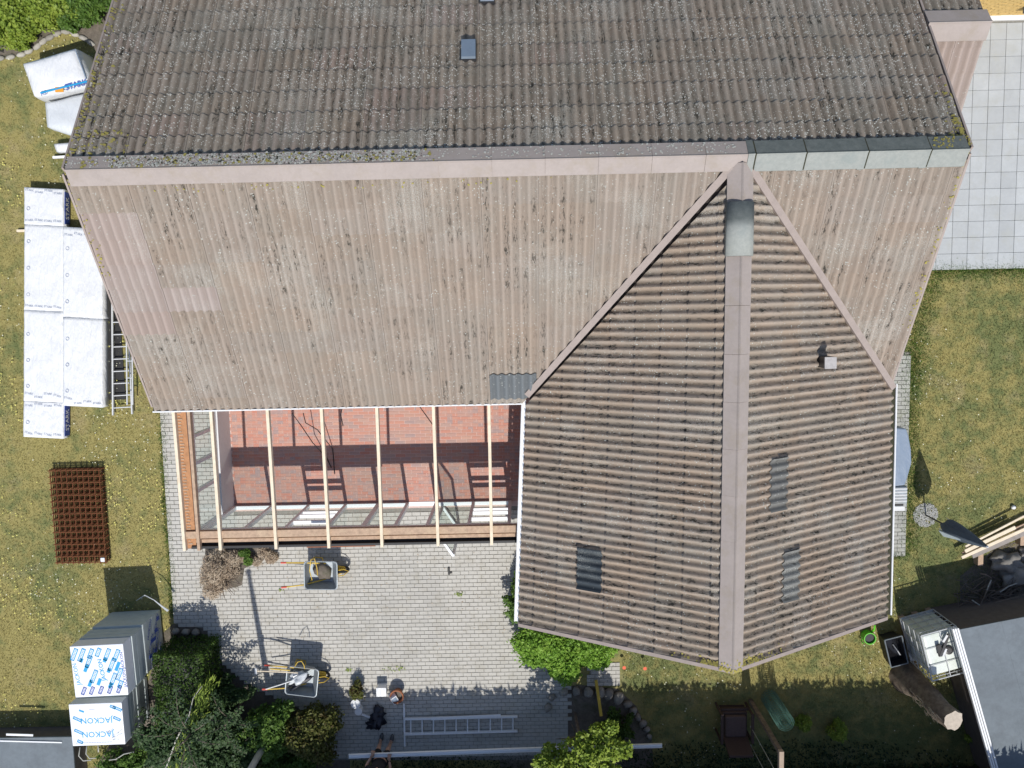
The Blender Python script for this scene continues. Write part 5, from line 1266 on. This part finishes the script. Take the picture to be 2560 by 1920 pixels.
wb1 = wheelbarrow('wheelbarrow with red grips and soil near the conservatory', (b1c.x, b1c.y, .03), -.03)
mb = MB(); V = rock((-.02, .02, .36), (.22, .2, .1), jit=.3); o = mk('soil_heap', None, M['soil'], me=V, local=True); o.location = (b1c.x, b1c.y, .03); tag(o, 'heap of dry soil inside the wheelbarrow near the conservatory', 'soil')
q = [(-.1,-.2,.64),(-.13,.05,.72),(-.06,.34,.8),(.02,.36,.8),(.04,.1,.7),(.02,-.1,.6)]
tag(mk('yellow_cord', MB().tube([Vector(v)+Vector((b1c.x-.1, b1c.y+.1, .02)) for v in q], .01, 6), M['yellow'], smooth=True), 'yellow cord looped over the wheelbarrow near the conservatory', 'cord')
b2c = P(756, 1702, .6)
wb2 = wheelbarrow('wheelbarrow loaded with bags and long-handled tools by the shrubs', (b2c.x, b2c.y, .03), -.14, .68, .74)
def lump(name, label, cat, c, r, m, jit=.35, rz=0): return tag(mk(name, None, m, me=rock(c, r, jit=jit, sub=3, rz=rz)), label, cat)
lump('bag', 'crumpled pale bag in the loaded wheelbarrow', 'bag', (b2c.x-.12, b2c.y+.05, .6), (.22, .12, .12), M['pack2'], .5, .5)
lump('cloth', 'dark crumpled cloth lying across the loaded wheelbarrow', 'cloth', (b2c.x-.05, b2c.y-.02, .62), (.3, .07, .08), M['navy'], .5, .45)
q0, q1 = P(640,1677,.78), P(745,1682,.72)
tl = thing('hammer', 'light-handled sledge hammer laid across the loaded wheelbarrow', 'tool', (q0.x, q0.y, .7)); mk('handle', MB().tube([q0, q1], .014, 8), M['pine'], tl); mk('head', MB().box((q0.x-.025, q0.y-.07, q0.z-.03), (q0.x+.025, q0.y+.07, q0.z+.03)), M['alu'], tl)
tl = thing('rake', 'orange-yellow handled tool across the loaded wheelbarrow', 'tool', tuple(P(676,1672,.7))); mk('handle', MB().tube([P(676,1672,.75), P(725,1676,.72)], .016, 8), M['yellow'], tl)
tl = thing('shovel', 'grey long-handled shovel poking left out of the loaded wheelbarrow', 'tool', tuple(P(665,1722,.7)))
mk('handle', MB().tube([P(664,1723,.75), P(700,1712,.7), P(735,1700,.66)], .014, 8), M['alu'], tl); mk('blade', MB().bar(P(735,1700,.66), P(760,1690,.63), .18, .01), M['alu'], tl)
tag(mk('yellow_cord', MB().tube([P(737,1666,.75), P(744,1655,.8), P(754,1653,.85), P(760,1663,.8), P(762,1672,.75)], .01, 6), M['yellow'], smooth=True), 'yellow cord looped at the rim of the loaded wheelbarrow', 'cord')

# ------------------------------------------------------------------ small items by the person
def bucket(label, px, py, r, m, h=.3, lid=True, inner=M['render']):
    q = P(px, py, h); t_ = thing('bucket', label, 'bucket', (q.x, q.y, .03))
    mk('body', MB().lathe((q.x, q.y, .03), [(r*.8, 0), (r, h-.05), (r*1.05, h-.04), (r*1.05, h-.02), (r*.9, h-.02), (r*.85, .03)], 20), m, t_, smooth=False)
    mk('lid' if lid else 'contents', MB().lathe((q.x, q.y, h+.0), [(r*.9, 0), (r*.86, .015)], 20), inner, t_)
bucket('larger pale round bucket at the bed edge left of the white box', 889, 1760, .11, M['white'])
bucket('smaller pale round bucket touching the larger one', 896, 1779, .085, M['white'], .25)
q = P(953, 1731, .3); wx = thing('white_box', 'open white square box standing on the shaded patio edge', 'box', (q.x, q.y, .03))
mk('body', MB().box((q.x-.11, q.y-.1, .03), (q.x+.11, q.y+.1, .28)), M['white'], wx, bevel=.006); mk('lid', MB().box((q.x-.12, q.y-.11, .281), (q.x+.12, q.y+.11, .3)), M['pack'], wx, bevel=.004)
q = P(993, 1738, .2); lp = thing('plant_pot', 'terracotta pot beside the tilted white container', 'pot', (q.x, q.y, .03)); mk('pot', MB().lathe((q.x, q.y, .03), [(.1, 0), (.15, .22), (.17, .22), (.17, .27), (.14, .27), (.11, .08)], 20), M['terracotta'], lp); mk('soil', MB().lathe((q.x, q.y, .2), [(.13, 0), (.1, .01)], 16), M['soil'], lp)
q = P(983, 1750, .3); wx = thing('tilted_container', 'white container tipped over beside the terracotta pot', 'container', (q.x, q.y, .03))
Mx = Matrix.Translation((q.x, q.y, .2)) @ Euler((.5, .3, .5)).to_matrix().to_4x4(); mk('body', MB().box((-.08, -.12, -.1), (.08, .12, .1), Mx), M['white'], wx, bevel=.008); mk('opening', MB().box((-.06, -.1, .098), (.06, .1, .104), Mx), M['tarp'], wx)
for i, (x, y, a_, b_, l, m) in enumerate([(948,1785,.17,.2,'navy crumpled bag on the shaded patio left of the ladder','navy'),(935,1805,.15,.12,'smaller dark crumpled sheet below the navy bag','navy')]):
    q = P(x, y); lump('bag', l, 'bag', (q.x, q.y, .1), (a_, b_, .12), M[m], .6)
a, b = P(905, 1785, .06), P(925, 1793, .06); tag(mk('offcut', MB().bar(a, b, .05, .04), M['white']), 'short white offcut beside the buckets', 'offcut')
q = P(1122, 1428, .03); bd = thing('dark_tool', 'small dark tool lying alone on the bright patio', 'tool', q); mk('head', MB().box((q.x-.02, q.y-.08, .03), (q.x+.03, q.y+.1, .06)), M['black'], bd, bevel=.008); mk('handle', MB().bar((q.x-.02, q.y-.05, .04), (q.x+.08, q.y-.03, .04), .03, .02), M['black'], bd)
# scattered litter: leaves and crumbs on the patio
n = 260; pts = rng.uniform([P(480,1360).x, P(480,1700).y], [P(1290,1360).x, P(1290,1360).y], (n, 2)); pts = pts[inside(pts, patw)]
V = leafcloud(1, (0,0,1), (1,1,1), .01)[:0]
vv = []
for x, y in pts:
    r = random.uniform(.006, .022); a = random.uniform(0, 6.28); vv.append([(x+math.cos(a+i*PI/2)*r*random.uniform(.5,1.2), y+math.sin(a+i*PI/2)*r*random.uniform(.4,1), .036+random.uniform(0,.008)) for i in range(4)])
tag(quads('leaf_litter', np.array(vv), M['straw']), kind='stuff')
mb_ = []
for (x, y, n) in ((1147, 1484, 26), (872, 1672, 26), (1000, 1668, 20), (970, 1669, 12), (700,1475,8)):
    for k in range(n):
        q = P(x+random.gauss(0, 6), y+random.gauss(0, 3)); r = random.uniform(.008, .02); a = random.uniform(0, 6.28); mb_.append([(q.x+math.cos(a+i*PI/2)*r, q.y+math.sin(a+i*PI/2)*r, .04+random.uniform(0,.02)) for i in range(4)])
tag(quads('weeds_in_joints', np.array(mb_), M['leaf_yel']), kind='stuff')

# ladder and rails at the bottom
ladder('ladder', 'aluminium ladder lying in the shade on the lower patio', f2(1010,1797,.1), f2(1294,1791,.1), f2(1010,1835,.1), f2(1294,1827,.1), .1, 10, M['alu_bright'], .018, (.05, .07))
a, b = P(1078, 1797, .17), P(1252, 1789, .17); tag(mk('white_board', MB().bar(a, b, .07, .02), M['alu_bright']), 'long pale strip lying on the upper ladder rail', 'strip')
a, b = P(1010, 1758, .05), P(1012, 1866, .05); tag(mk('metal_profile', MB().bar(a, b, .04, .03), M['alu_bright']), 'grey metal profile lying across the left ladder end', 'profile')
# the gutter held by the person
gz = .98; a = P(872, 1889, gz); m1 = P(1280, 1874, gz); b = P(1655, 1862, gz)
lgt = thing('loose_gutter', 'long white gutter length held by the person in black', 'gutter', (a.x, a.y, gz))
def uprofile(p, q, w_, h, th=.006):
    d = (q-p).normalized(); s = d.cross(Vector((0,0,1))).normalized(); up = Vector((0,0,1)); pr = [(-w_,h),(-w_,0),(w_,0),(w_,h),(w_-th,h),(w_-th,th),(-w_+th,th),(-w_+th,h)]
    return MB().hexa([p+s*x+up*z for x, z in pr], [q+s*x+up*z for x, z in pr])
mk('channel', uprofile(a, m1, .045, .05), M['white_frame'], lgt); mk('channel', uprofile(m1+Vector((.002,0,0)), b, .045, .05), M['white_frame'], lgt)

# ------------------------------------------------------------------ person
def skin_obj(name, verts, edges, radii, m, parent, sub=2, root=0):
    me = bpy.data.meshes.new(name); me.from_pydata(verts, edges, []); o = bpy.data.objects.new(name, me); C.objects.link(o)
    sk = o.modifiers.new('skin', 'SKIN'); sk.use_smooth_shade = True
    for i, r in enumerate(radii): me.skin_vertices[0].data[i].radius = (r, r) if not hasattr(r, '__len__') else r
    for i in range(len(radii)): me.skin_vertices[0].data[i].use_root = (i == root)
    s_ = o.modifiers.new('sub', 'SUBSURF'); s_.levels = sub; s_.render_levels = sub
    # bake to a plain mesh
    dg = bpy.context.evaluated_depsgraph_get(); dg.update(); bm = bpy.data.meshes.new_from_object(o.evaluated_get(dg)); o.modifiers.clear(); o.data = bm; o.name = name
    bm.materials.clear(); bm.materials.append(m); bm.polygons.foreach_set('use_smooth', [True]*len(bm.polygons))
    o.parent = parent; return o
pb = P(972, 1822, .02)
per = thing('person', 'person in black shorts and black T-shirt holding a long white gutter', 'person', pb, None, 0)
# faces north (+y); local coordinates
hy = .24                                        # hands forward
Vx = [(0,-.04,.93),(0,-.03,1.1),(0,0,1.28),(0,.03,1.4),(0,.06,1.47),(0,.1,1.54),
      (-.1,0,.88),(-.12,.04,.48),(-.13,-.02,.08),(-.14,.1,.04),
      (.1,0,.88),(.11,.06,.48),(.12,.0,.08),(.13,.12,.04),
      (-.19,.02,1.38),(-.28,-.06,1.13),(-.22,.09,1.03),
      (.19,.02,1.38),(.28,-.06,1.13),(.22,.09,1.03)]
Ed = [(0,1),(1,2),(2,3),(3,4),(4,5),(0,6),(6,7),(7,8),(8,9),(0,10),(10,11),(11,12),(12,13),(3,14),(14,15),(15,16),(3,17),(17,18),(18,19)]
Rd = [(.15,.11),(.13,.1),(.16,.11),(.12,.08),.055,.06,.09,.06,.04,.035,.09,.06,.04,.035,.06,.042,.03,.06,.042,.03]
body = skin_obj('body', Vx, Ed, Rd, M['skin'], per)
hd = rock((0, .0, 0), (.078, .098, .118), jit=0, sub=3)
hm = bmesh.new(); hm.from_mesh(hd)
for v in hm.verts:
    if v.co.y > .05:
        v.co.x *= .9
        if abs(v.co.x) < .02 and -.04 < v.co.z < .02: v.co.y += .022
    if v.co.z < -.06: v.co.x *= .8
hm.to_mesh(hd); hm.free(); hd.transform(Matrix.Translation((0, .12, 1.62)))
mk('head', None, M['skin'], per, True, me=hd)
hr = rock((0,0,0), (.086, .1, .105), jit=.05, sub=3); hr.transform(Matrix.Translation((0, .098, 1.65))); hair = mk('hair', None, M['hair'], per, True, me=hr)
for s in (-1, 1):
    mk('ear', None, M['skin'], per, True, me=rock((s*.08, .12, 1.615), (.012, .02, .03), jit=0, sub=2))
    mk('eye', None, M['black'], per, True, me=rock((s*.03, .208, 1.63), (.012, .006, .008), jit=0, sub=2))
mk('mouth', MB().box((-.022, .202, 1.565), (.022, .21, 1.573)), M['terracotta'], per, True)
# hands closed round the gutter
for s in (-1, 1):
    vs = [(s*.22,.19,1.03),(s*.205,.25,1.035),(s*.195,.29,1.035)]; ed = [(0,1),(1,2)]; rd = [.028,.034,.03]
    for k, (dx, l) in enumerate(((-.033,.92),(-.011,1.0),(.011,.95),(.033,.8))):
        b0 = len(vs); cx_ = s*.195+dx
        vs += [(cx_, .315, 1.045), (cx_, .345*1, 1.03), (cx_, .355, 1.03-.035*l), (cx_, .34, 1.03-.06*l)]; ed += [(2, b0), (b0, b0+1), (b0+1, b0+2), (b0+2, b0+3)]; rd += [.011,.0095,.009,.008]
    b0 = len(vs); vs += [(s*.165,.24,1.02),(s*.155,.265,.99)]; ed += [(1, b0), (b0, b0+1)]; rd += [.012,.01]
    vs = [(x_, y_-.1, z_) for x_, y_, z_ in vs]
    skin_obj('hand', vs, ed, rd, M['skin'], per, 1)
shirt = skin_obj('t_shirt', [(0,-.04,.86),(0,-.03,1.08),(0,0,1.28),(0,.03,1.42),(-.19,.02,1.38),(-.25,-.03,1.22),(.19,.02,1.38),(.25,-.03,1.22)], [(0,1),(1,2),(2,3),(3,4),(4,5),(3,6),(6,7)], [(.2,.16),(.175,.14),(.19,.145),(.12,.095),.08,.066,.08,.066], M['cloth_b'], per)
shorts = skin_obj('shorts', [(0,-.03,1.02),(0,-.03,.9),(-.1,.0,.84),(-.115,.03,.56),(.1,.0,.84),(.11,.04,.56)], [(0,1),(1,2),(2,3),(1,4),(4,5)], [(.18,.15),(.17,.15),.125,.1,.125,.1], M['cloth_b'], per)
for s in (-1, 1): mk('shoe', None, M['shoe'], per, True, me=rock((s*.128, .07+.01*s, .045), (.05, .13, .05), jit=.05, sub=2))
# lean back so that the top of the head lies as in the photo
per.rotation_euler = (math.radians(-1), 0, math.radians(-12))
# put the hands on the gutter
gy = a.y+(m1.y-a.y)*((pb.x-a.x)/(m1.x-a.x)); per.location.y = gy-.2; per.location.x = P(968, 1822, .02).x-.03; per.location.z = .01

# ------------------------------------------------------------------ parasol, barbecue, cover
pp = P(2313, 1287); par = thing('parasol', 'closed dark grey-blue parasol standing on a pebble ring', 'parasol', pp)
mk('pole', MB().tube([pp, pp+Vector((0,0,2.5))], .019, 10), M['darkplastic'], par)
n = 32; prof = [(.95,.09),(1.0,.15),(1.2,.18),(1.5,.165),(1.9,.12),(2.3,.06),(2.47,.03)]; mb = MB(); rows = []
for i, (z, r) in enumerate(prof):
    for k in range(n):
        a = 2*PI*k/n; rr = r*(1+.42*math.sin(a*4+.4*i)*(1-z/2.8)); zz = z+(.12*math.sin(a*4)*(1 if i < 2 else 0)); rows.append((pp.x+math.cos(a)*rr, pp.y+math.sin(a)*rr, zz))
mb.add(rows, [(i*n+k, i*n+(k+1)%n, (i+1)*n+(k+1)%n, (i+1)*n+k) for i in range(len(prof)-1) for k in range(n)]+[tuple(range((len(prof)-1)*n, len(prof)*n))])
cn = mk('canopy', mb, M['parasol'], par, smooth=False)
for k in range(4): 
    a = 2*PI*k/4+.2; mk('rib', MB().tube([pp+Vector((math.cos(a)*.2, math.sin(a)*.2, 1.0)), pp+Vector((math.cos(a)*.03, math.sin(a)*.03, 2.4))], .008, 5), M['alu'], cn)
mk('lining', MB().hexa([pp+Vector((-.16,-.08,.95)), pp+Vector((-.06,-.2,.98)), pp+Vector((.0,-.02,2.35)), pp+Vector((-.04,0,2.35))], [pp+Vector((-.19,-.1,.97)), pp+Vector((-.09,-.23,1.0)), pp+Vector((.0,-.03,2.37)), pp+Vector((-.05,-.01,2.37))]), M['parasol_l'], cn)
mk('finial', MB().lathe(pp+Vector((0,0,2.48)), [(.012,0),(.03,.03),(.012,.06)], 8), M['alu'], par)
n = 950; V = []
peb = MB()
for k in range(n):
    a = random.uniform(0, 6.28); r = .29*math.sqrt(random.random()); s = random.uniform(.01, .022); q = Vector((pp.x+math.cos(a)*r, pp.y+math.sin(a)*r, .012+random.uniform(0, .012)))
    b = random.uniform(0, 6.28)
    peb.add([q+Vector((math.cos(b+i*PI/2)*s, math.sin(b+i*PI/2)*s*.8, 0)) for i in range(4)]+[q+Vector((0,0,s*.6))], [(0,1,4),(1,2,4),(2,3,4),(3,0,4)])
tag(mk('pebbles', peb, M['gravel']), kind='stuff')
q0 = P(2232, 1070, .85); q1 = P(2277, 1215, .85)
cv = thing('covered_table', 'garden table under a grey-blue cover beside the wing', 'covered table', ((q0.x+q1.x)/2-.15, (q0.y+q1.y)/2, 0))
x0 = q0.x-.25; x1 = q1.x; y1 = q0.y; y0 = q1.y; mb = MB(); nn_ = 16; ring = []
pr = [(x0,y1),(x0+.35,y1-.0),(x1-.12,y1-.02),(x1-.06,y1-.2),(x1,y1-.5),(x1+.02,y1-.8),(x1-.05,y0+.25),(x1-.12,y0+.02),(x0+.3,y0),(x0,y0)]
cvm = mk('cover', MB().hexa([(x, y, .06) for x, y in pr], [(x-.02, y, .86) for x, y in pr]), M['tarp'], cv, bevel=.03, seg=2)
for (x, y) in ((x0+.1, y0+.1), (x1-.2, y0+.12), (x0+.1, y1-.1), (x1-.2, y1-.12)): mk('leg', MB().box((x-.02, y-.02, .03), (x+.02, y+.02, .1)), M['darkplastic'], cv)
q0 = P(2231, 1218, .8); q1 = P(2262, 1282, .8); bb = thing('barbecue', 'small grey barbecue with slatted lid beside the covered table', 'barbecue', ((q0.x+q1.x)/2, (q0.y+q1.y)/2, .03))
X0, X1, Y1, Y0 = q0.x-.1, q1.x+.08, q0.y, q1.y
mk('body', MB().box((X0, Y0+.12, .35), (X1, Y1, .72)), M['steel'], bb, bevel=.01); ld = mk('lid', MB().box((X0+.02, Y0+.2, .721), (X1-.02, Y1-.01, .77)), M['steel'], bb, bevel=.01)
for k in range(5): mk('slat', MB().box((X0+.03, Y1-.06-k*.07, .771), (X1-.03, Y1-.035-k*.07, .785)), M['alu'], ld)
mk('window', MB().box((X0+.1, Y0+.14, .721), (X1-.08, Y0+.195, .728)), M['black'], bb); mk('shelf', MB().box((X0-.0, Y0, .6), (X1, Y0+.115, .63)), M['alu'], bb)
for x in (X0+.04, X1-.04):
    for y in (Y0+.16, Y1-.04): mk('leg', MB().box((x-.015, y-.015, .03), (x+.015, y+.015, .35)), M['darkplastic'], bb)
tag(mk('pole_rest', MB().tube([(X0-.02, Y0-.2, .04), (X0-.02, Y0+.35, .9)], .02, 8), M['black']), 'short black rod leaning beside the barbecue under the eave', 'rod')
q = P(2533, 1268, .05); tag(mk('ball', None, M['white'], me=rock((q.x, q.y, .06), (.055,.05,.05), jit=.1)), 'small white object lying on the east lawn', 'ball')

# ------------------------------------------------------------------ watering can
q = P(2170, 1592, .12); wc = thing('watering_can', 'bright green watering can on the grass below the wing corner', 'watering can', (q.x, q.y, 0), None, .35); wc.scale = (1.2, 1.2, 1.2)
bd = MB().lathe((0,0,0), [(.1,0),(.115,.02),(.11,.17),(.12,.2),(.105,.2),(.1,.05)], 20); body_ = mk('body', bd, M['cangreen'], wc, True)
mk('opening', MB().lathe((0,.0,.15), [(.1,0),(.09,.004)], 16), M['black'], wc, True)
mk('spout', MB().tube([(.08,.03,.05),(.15,.12,.14),(.18,.24,.2)], [.03,.018,.014], 8), M['cangreen'], wc, True); mk('rose', MB().tube([(.18,.24,.2),(.19,.29,.22)], [.016,.035], 10), M['black'], wc, True)
mk('handle', MB().tube([(-.1,-.04,.18),(-.15,-.06,.14),(-.14,-.05,.06),(-.1,-.04,.03)], .012, 8), M['cangreen'], wc, True)

# ------------------------------------------------------------------ water tank, tub
hT = 1.15; c0 = P(2300,1590,hT); c1 = P(2388,1566,hT); c2 = P(2333,1702,hT); ex = Vector((c1.x-c0.x, c1.y-c0.y, 0)); ey = Vector((c2.x-c0.x, c2.y-c0.y, 0)); lx, ly = ex.length, ey.length
rzI = math.atan2(ex.y, ex.x); cI = Vector((c0.x, c0.y, 0))+ex/2+ey/2
tk = thing('water_tank', 'white caged cubic water tank beside the shed', 'water tank', cI, None, rzI)
hx_, hy_ = lx/2, ly/2
mk('tank', MB().box((-hx_+.03, -hy_+.09, .16), (hx_-.03, hy_-.03, hT-.03)), M['ibc'], tk, True, .06, 3)
for sx_ in range(-1, 2): mk('pallet_block', MB().box((sx_*(hx_-.08)-.06, -hy_, 0), (sx_*(hx_-.08)+.06, hy_, .12)), M['pine_old'], tk, True)
mk('pallet_deck', MB().box((-hx_, -hy_, .12), (hx_, hy_, .155)), M['alu'], tk, True)
for z in (.3, .55, .8, 1.02, hT): 
    r_ = [(-hx_,-hy_,z),(hx_,-hy_,z),(hx_,hy_,z),(-hx_,hy_,z),(-hx_,-hy_,z)]
    for p_, q_ in zip(r_, r_[1:]): mk('cage_bar', MB().tube([p_, q_], .01 if z < hT else .016, 6), M['galv'], tk, True)
for i in range(5):
    for (p_) in ((-hx_, -hy_+i*ly/4), (hx_, -hy_+i*ly/4)): mk('cage_bar', MB().tube([(p_[0], p_[1], .14), (p_[0], p_[1], hT)], .011, 6), M['alu'], tk, True)
for i in range(1, 4):
    for y in (-hy_, hy_): mk('cage_bar', MB().tube([(-hx_+i*lx/4, y, .14), (-hx_+i*lx/4, y, hT)], .011, 6), M['alu'], tk, True)
mk('cage_bar', MB().tube([(.02,-hy_,hT),(.02,hy_,hT)], .01, 6), M['alu'], tk, True)
for y in (-.2, .2): mk('cage_bar', MB().tube([(-hx_,y,hT-.005),(hx_,y,hT-.005)], .01, 6), M['alu'], tk, True)
mk('lid', MB().lathe((.12,.05,hT-.03), [(.1,0),(.1,.04),(.06,.05)], 16), M['darkplastic'], tk, True)
gi = P(2352, 1625, hT+.05)
gt = thing('spray_gun', 'black and grey power tool lying on top of the water tank', 'tool', gi)
mk('body', MB().bar(P(2372,1585,hT+.06), P(2350,1640,hT+.06), .055, .05), M['darkplastic'], gt); mk('handle', MB().bar(P(2346,1612,hT+.05), P(2352,1640,hT+.05), .09, .05), M['black'], gt); mk('grey_panel', MB().bar(P(2368,1588,hT+.09), P(2358,1605,hT+.09), .05, .012), M['render'], gt); mk('grey_panel', MB().bar(P(2366,1622,hT+.09), P(2358,1640,hT+.09), .04, .012), M['render'], gt)
tz = .42; d0, d1, d2 = P(2210,1601,tz), P(2253,1590,tz), P(2229,1668,tz); ex2 = Vector((d1.x-d0.x, d1.y-d0.y, 0)); ey2 = Vector((d2.x-d0.x, d2.y-d0.y, 0)); cT = Vector((d0.x, d0.y, 0))+ex2/2+ey2/2
tub = thing('mortar_tub', 'black rectangular tub with grey rim beside the water tank', 'tub', cT, None, math.atan2(ex2.y, ex2.x)); a, b = ex2.length/2, ey2.length/2
o_ = [(-a,-b),(a,-b),(a,b),(-a,b)]; 
mk('tub', MB().add([(x*.85,y*.85,.0) for x,y in o_]+[(x,y,tz) for x,y in o_]+[(x*.93,y*.95,tz) for x,y in o_]+[(x*.8,y*.82,.03) for x,y in o_], [(3,2,1,0)]+[(i,(i+1)%4,4+(i+1)%4,4+i) for i in range(4)]+[(4+i,4+(i+1)%4,8+(i+1)%4,8+i) for i in range(4)]+[(8+i,8+(i+1)%4,12+(i+1)%4,12+i) for i in range(4)]+[(12,13,14,15)]), M['black'], tub, True)
for i in range(4): mk('rim', MB().tube([(*o_[i], tz), (*o_[(i+1)%4], tz)], .016, 6), M['felt'], tub, True)
mk('water', MB().add([(x*.86,y*.88,tz*.55) for x,y in o_], [(0,1,2,3)]), simple('dark_water', (.01,.01,.012), .08, 0, .1, 5, 0), tub, True)
mk('handle', MB().tube([(.02,.1,tz*.6),(.05,-.02,tz*.9),(.08,-.12,tz*.95)], .012, 6), M['alu'], tub, True)
q = P(2262, 1672, .1); tag(mk('glove', None, M['wiregreen'], me=rock((q.x, q.y, .05), (.09,.06,.04), jit=.4)), 'teal crumpled glove at the corner of the black tub', 'glove')

# ------------------------------------------------------------------ dark armchair, wire roll, post
q = P(1826, 1790, 0); ch = thing('garden_armchair', 'dark brown garden armchair in the shade at the bottom', 'armchair', q, None, .0)
mk('seat', MB().box((-.3,-.32,.28), (.3,.3,.38)), M['brownrattan'], ch, True, .015); mk('cushion', MB().box((-.25,-.26,.38), (.25,.25,.5)), M['cushion'], ch, True, .04, 2)
mk('backrest', MB().hexa([(-.3,-.3,.38),(.3,-.3,.38),(.3,-.24,.38),(-.3,-.24,.38)], [(-.28,-.5,.98),(.28,-.5,.98),(.28,-.44,.98),(-.28,-.44,.98)]), M['brownrattan'], ch, True, .01)
for s in (-1, 1):
    mk('armrest', MB().box((s*.36-.035,-.36,.6), (s*.36+.035,.38,.64)), M['brownrattan'], ch, True, .01)
    for y in (-.33, .34): mk('leg', MB().box((s*.36-.022,y-.022,0), (s*.36+.022,y+.022,.6)), M['brownrattan'], ch, True)
mk('front_rail', MB().box((-.34,.3,.26), (.34,.36,.32)), M['brownrattan'], ch, True)
for k in range(4): mk('slat', MB().box((-.3,.3+.0,.06+k*.05), (.3,.315,.085+k*.05)), M['brownrattan'], ch, True)
q = P(1922, 1742, 0); rl = thing('wire_roll', 'standing roll of green wire netting on the shaded grass', 'wire roll', q)
mb = MB()
for L_i, R_i in enumerate((.2, .16, .11)):
    for k in range(15):
        z = .05+k*.082; mb.tube([(q.x+R_i*math.cos(a)*1.0, q.y+R_i*math.sin(a), z+random.uniform(-.008,.008)) for a in [2*PI*i/16 for i in range(17)]], .0045, 4, False)
    for k in range(14):
        a = 2*PI*k/14; mb.tube([(q.x+R_i*math.cos(a+i*.2*(1 if k%2 else -1)), q.y+R_i*math.sin(a+i*.2*(1 if k%2 else -1)), .03+i*.3) for i in range(5)], .004, 4, False)
mk('netting', mb, M['wiregreen'], rl)
pA = P(1876, 1752, 0); sf = thing('swing_frame', 'wooden post with a horizontal beam in the shade at the bottom', 'wooden frame', pA)
mk('post', MB().box((pA.x-.05, pA.y-.05, 0), (pA.x+.05, pA.y+.05, 2.2)), M['bark'], sf, bevel=.005)
mk('beam', MB().box((pA.x-.05, pA.y-2.6, 2.201), (pA.x+.05, pA.y+.05, 2.31)), simple('beam_wood', (.38,.29,.22), .85, 0, .2, 8, .3), sf, bevel=.004)
for (x, y) in ((1862, 1790), (1862, 1835)):
    s_ = P(x, y, 0); mk('rope', MB().tube([s_+Vector((0,0,.5)), (s_.x, s_.y, 2.2)], .007, 5), M['hose'], sf); mk('knot', None, M['hose'], sf, me=rock((s_.x, s_.y, .5), (.02,.02,.03), jit=0, sub=1))
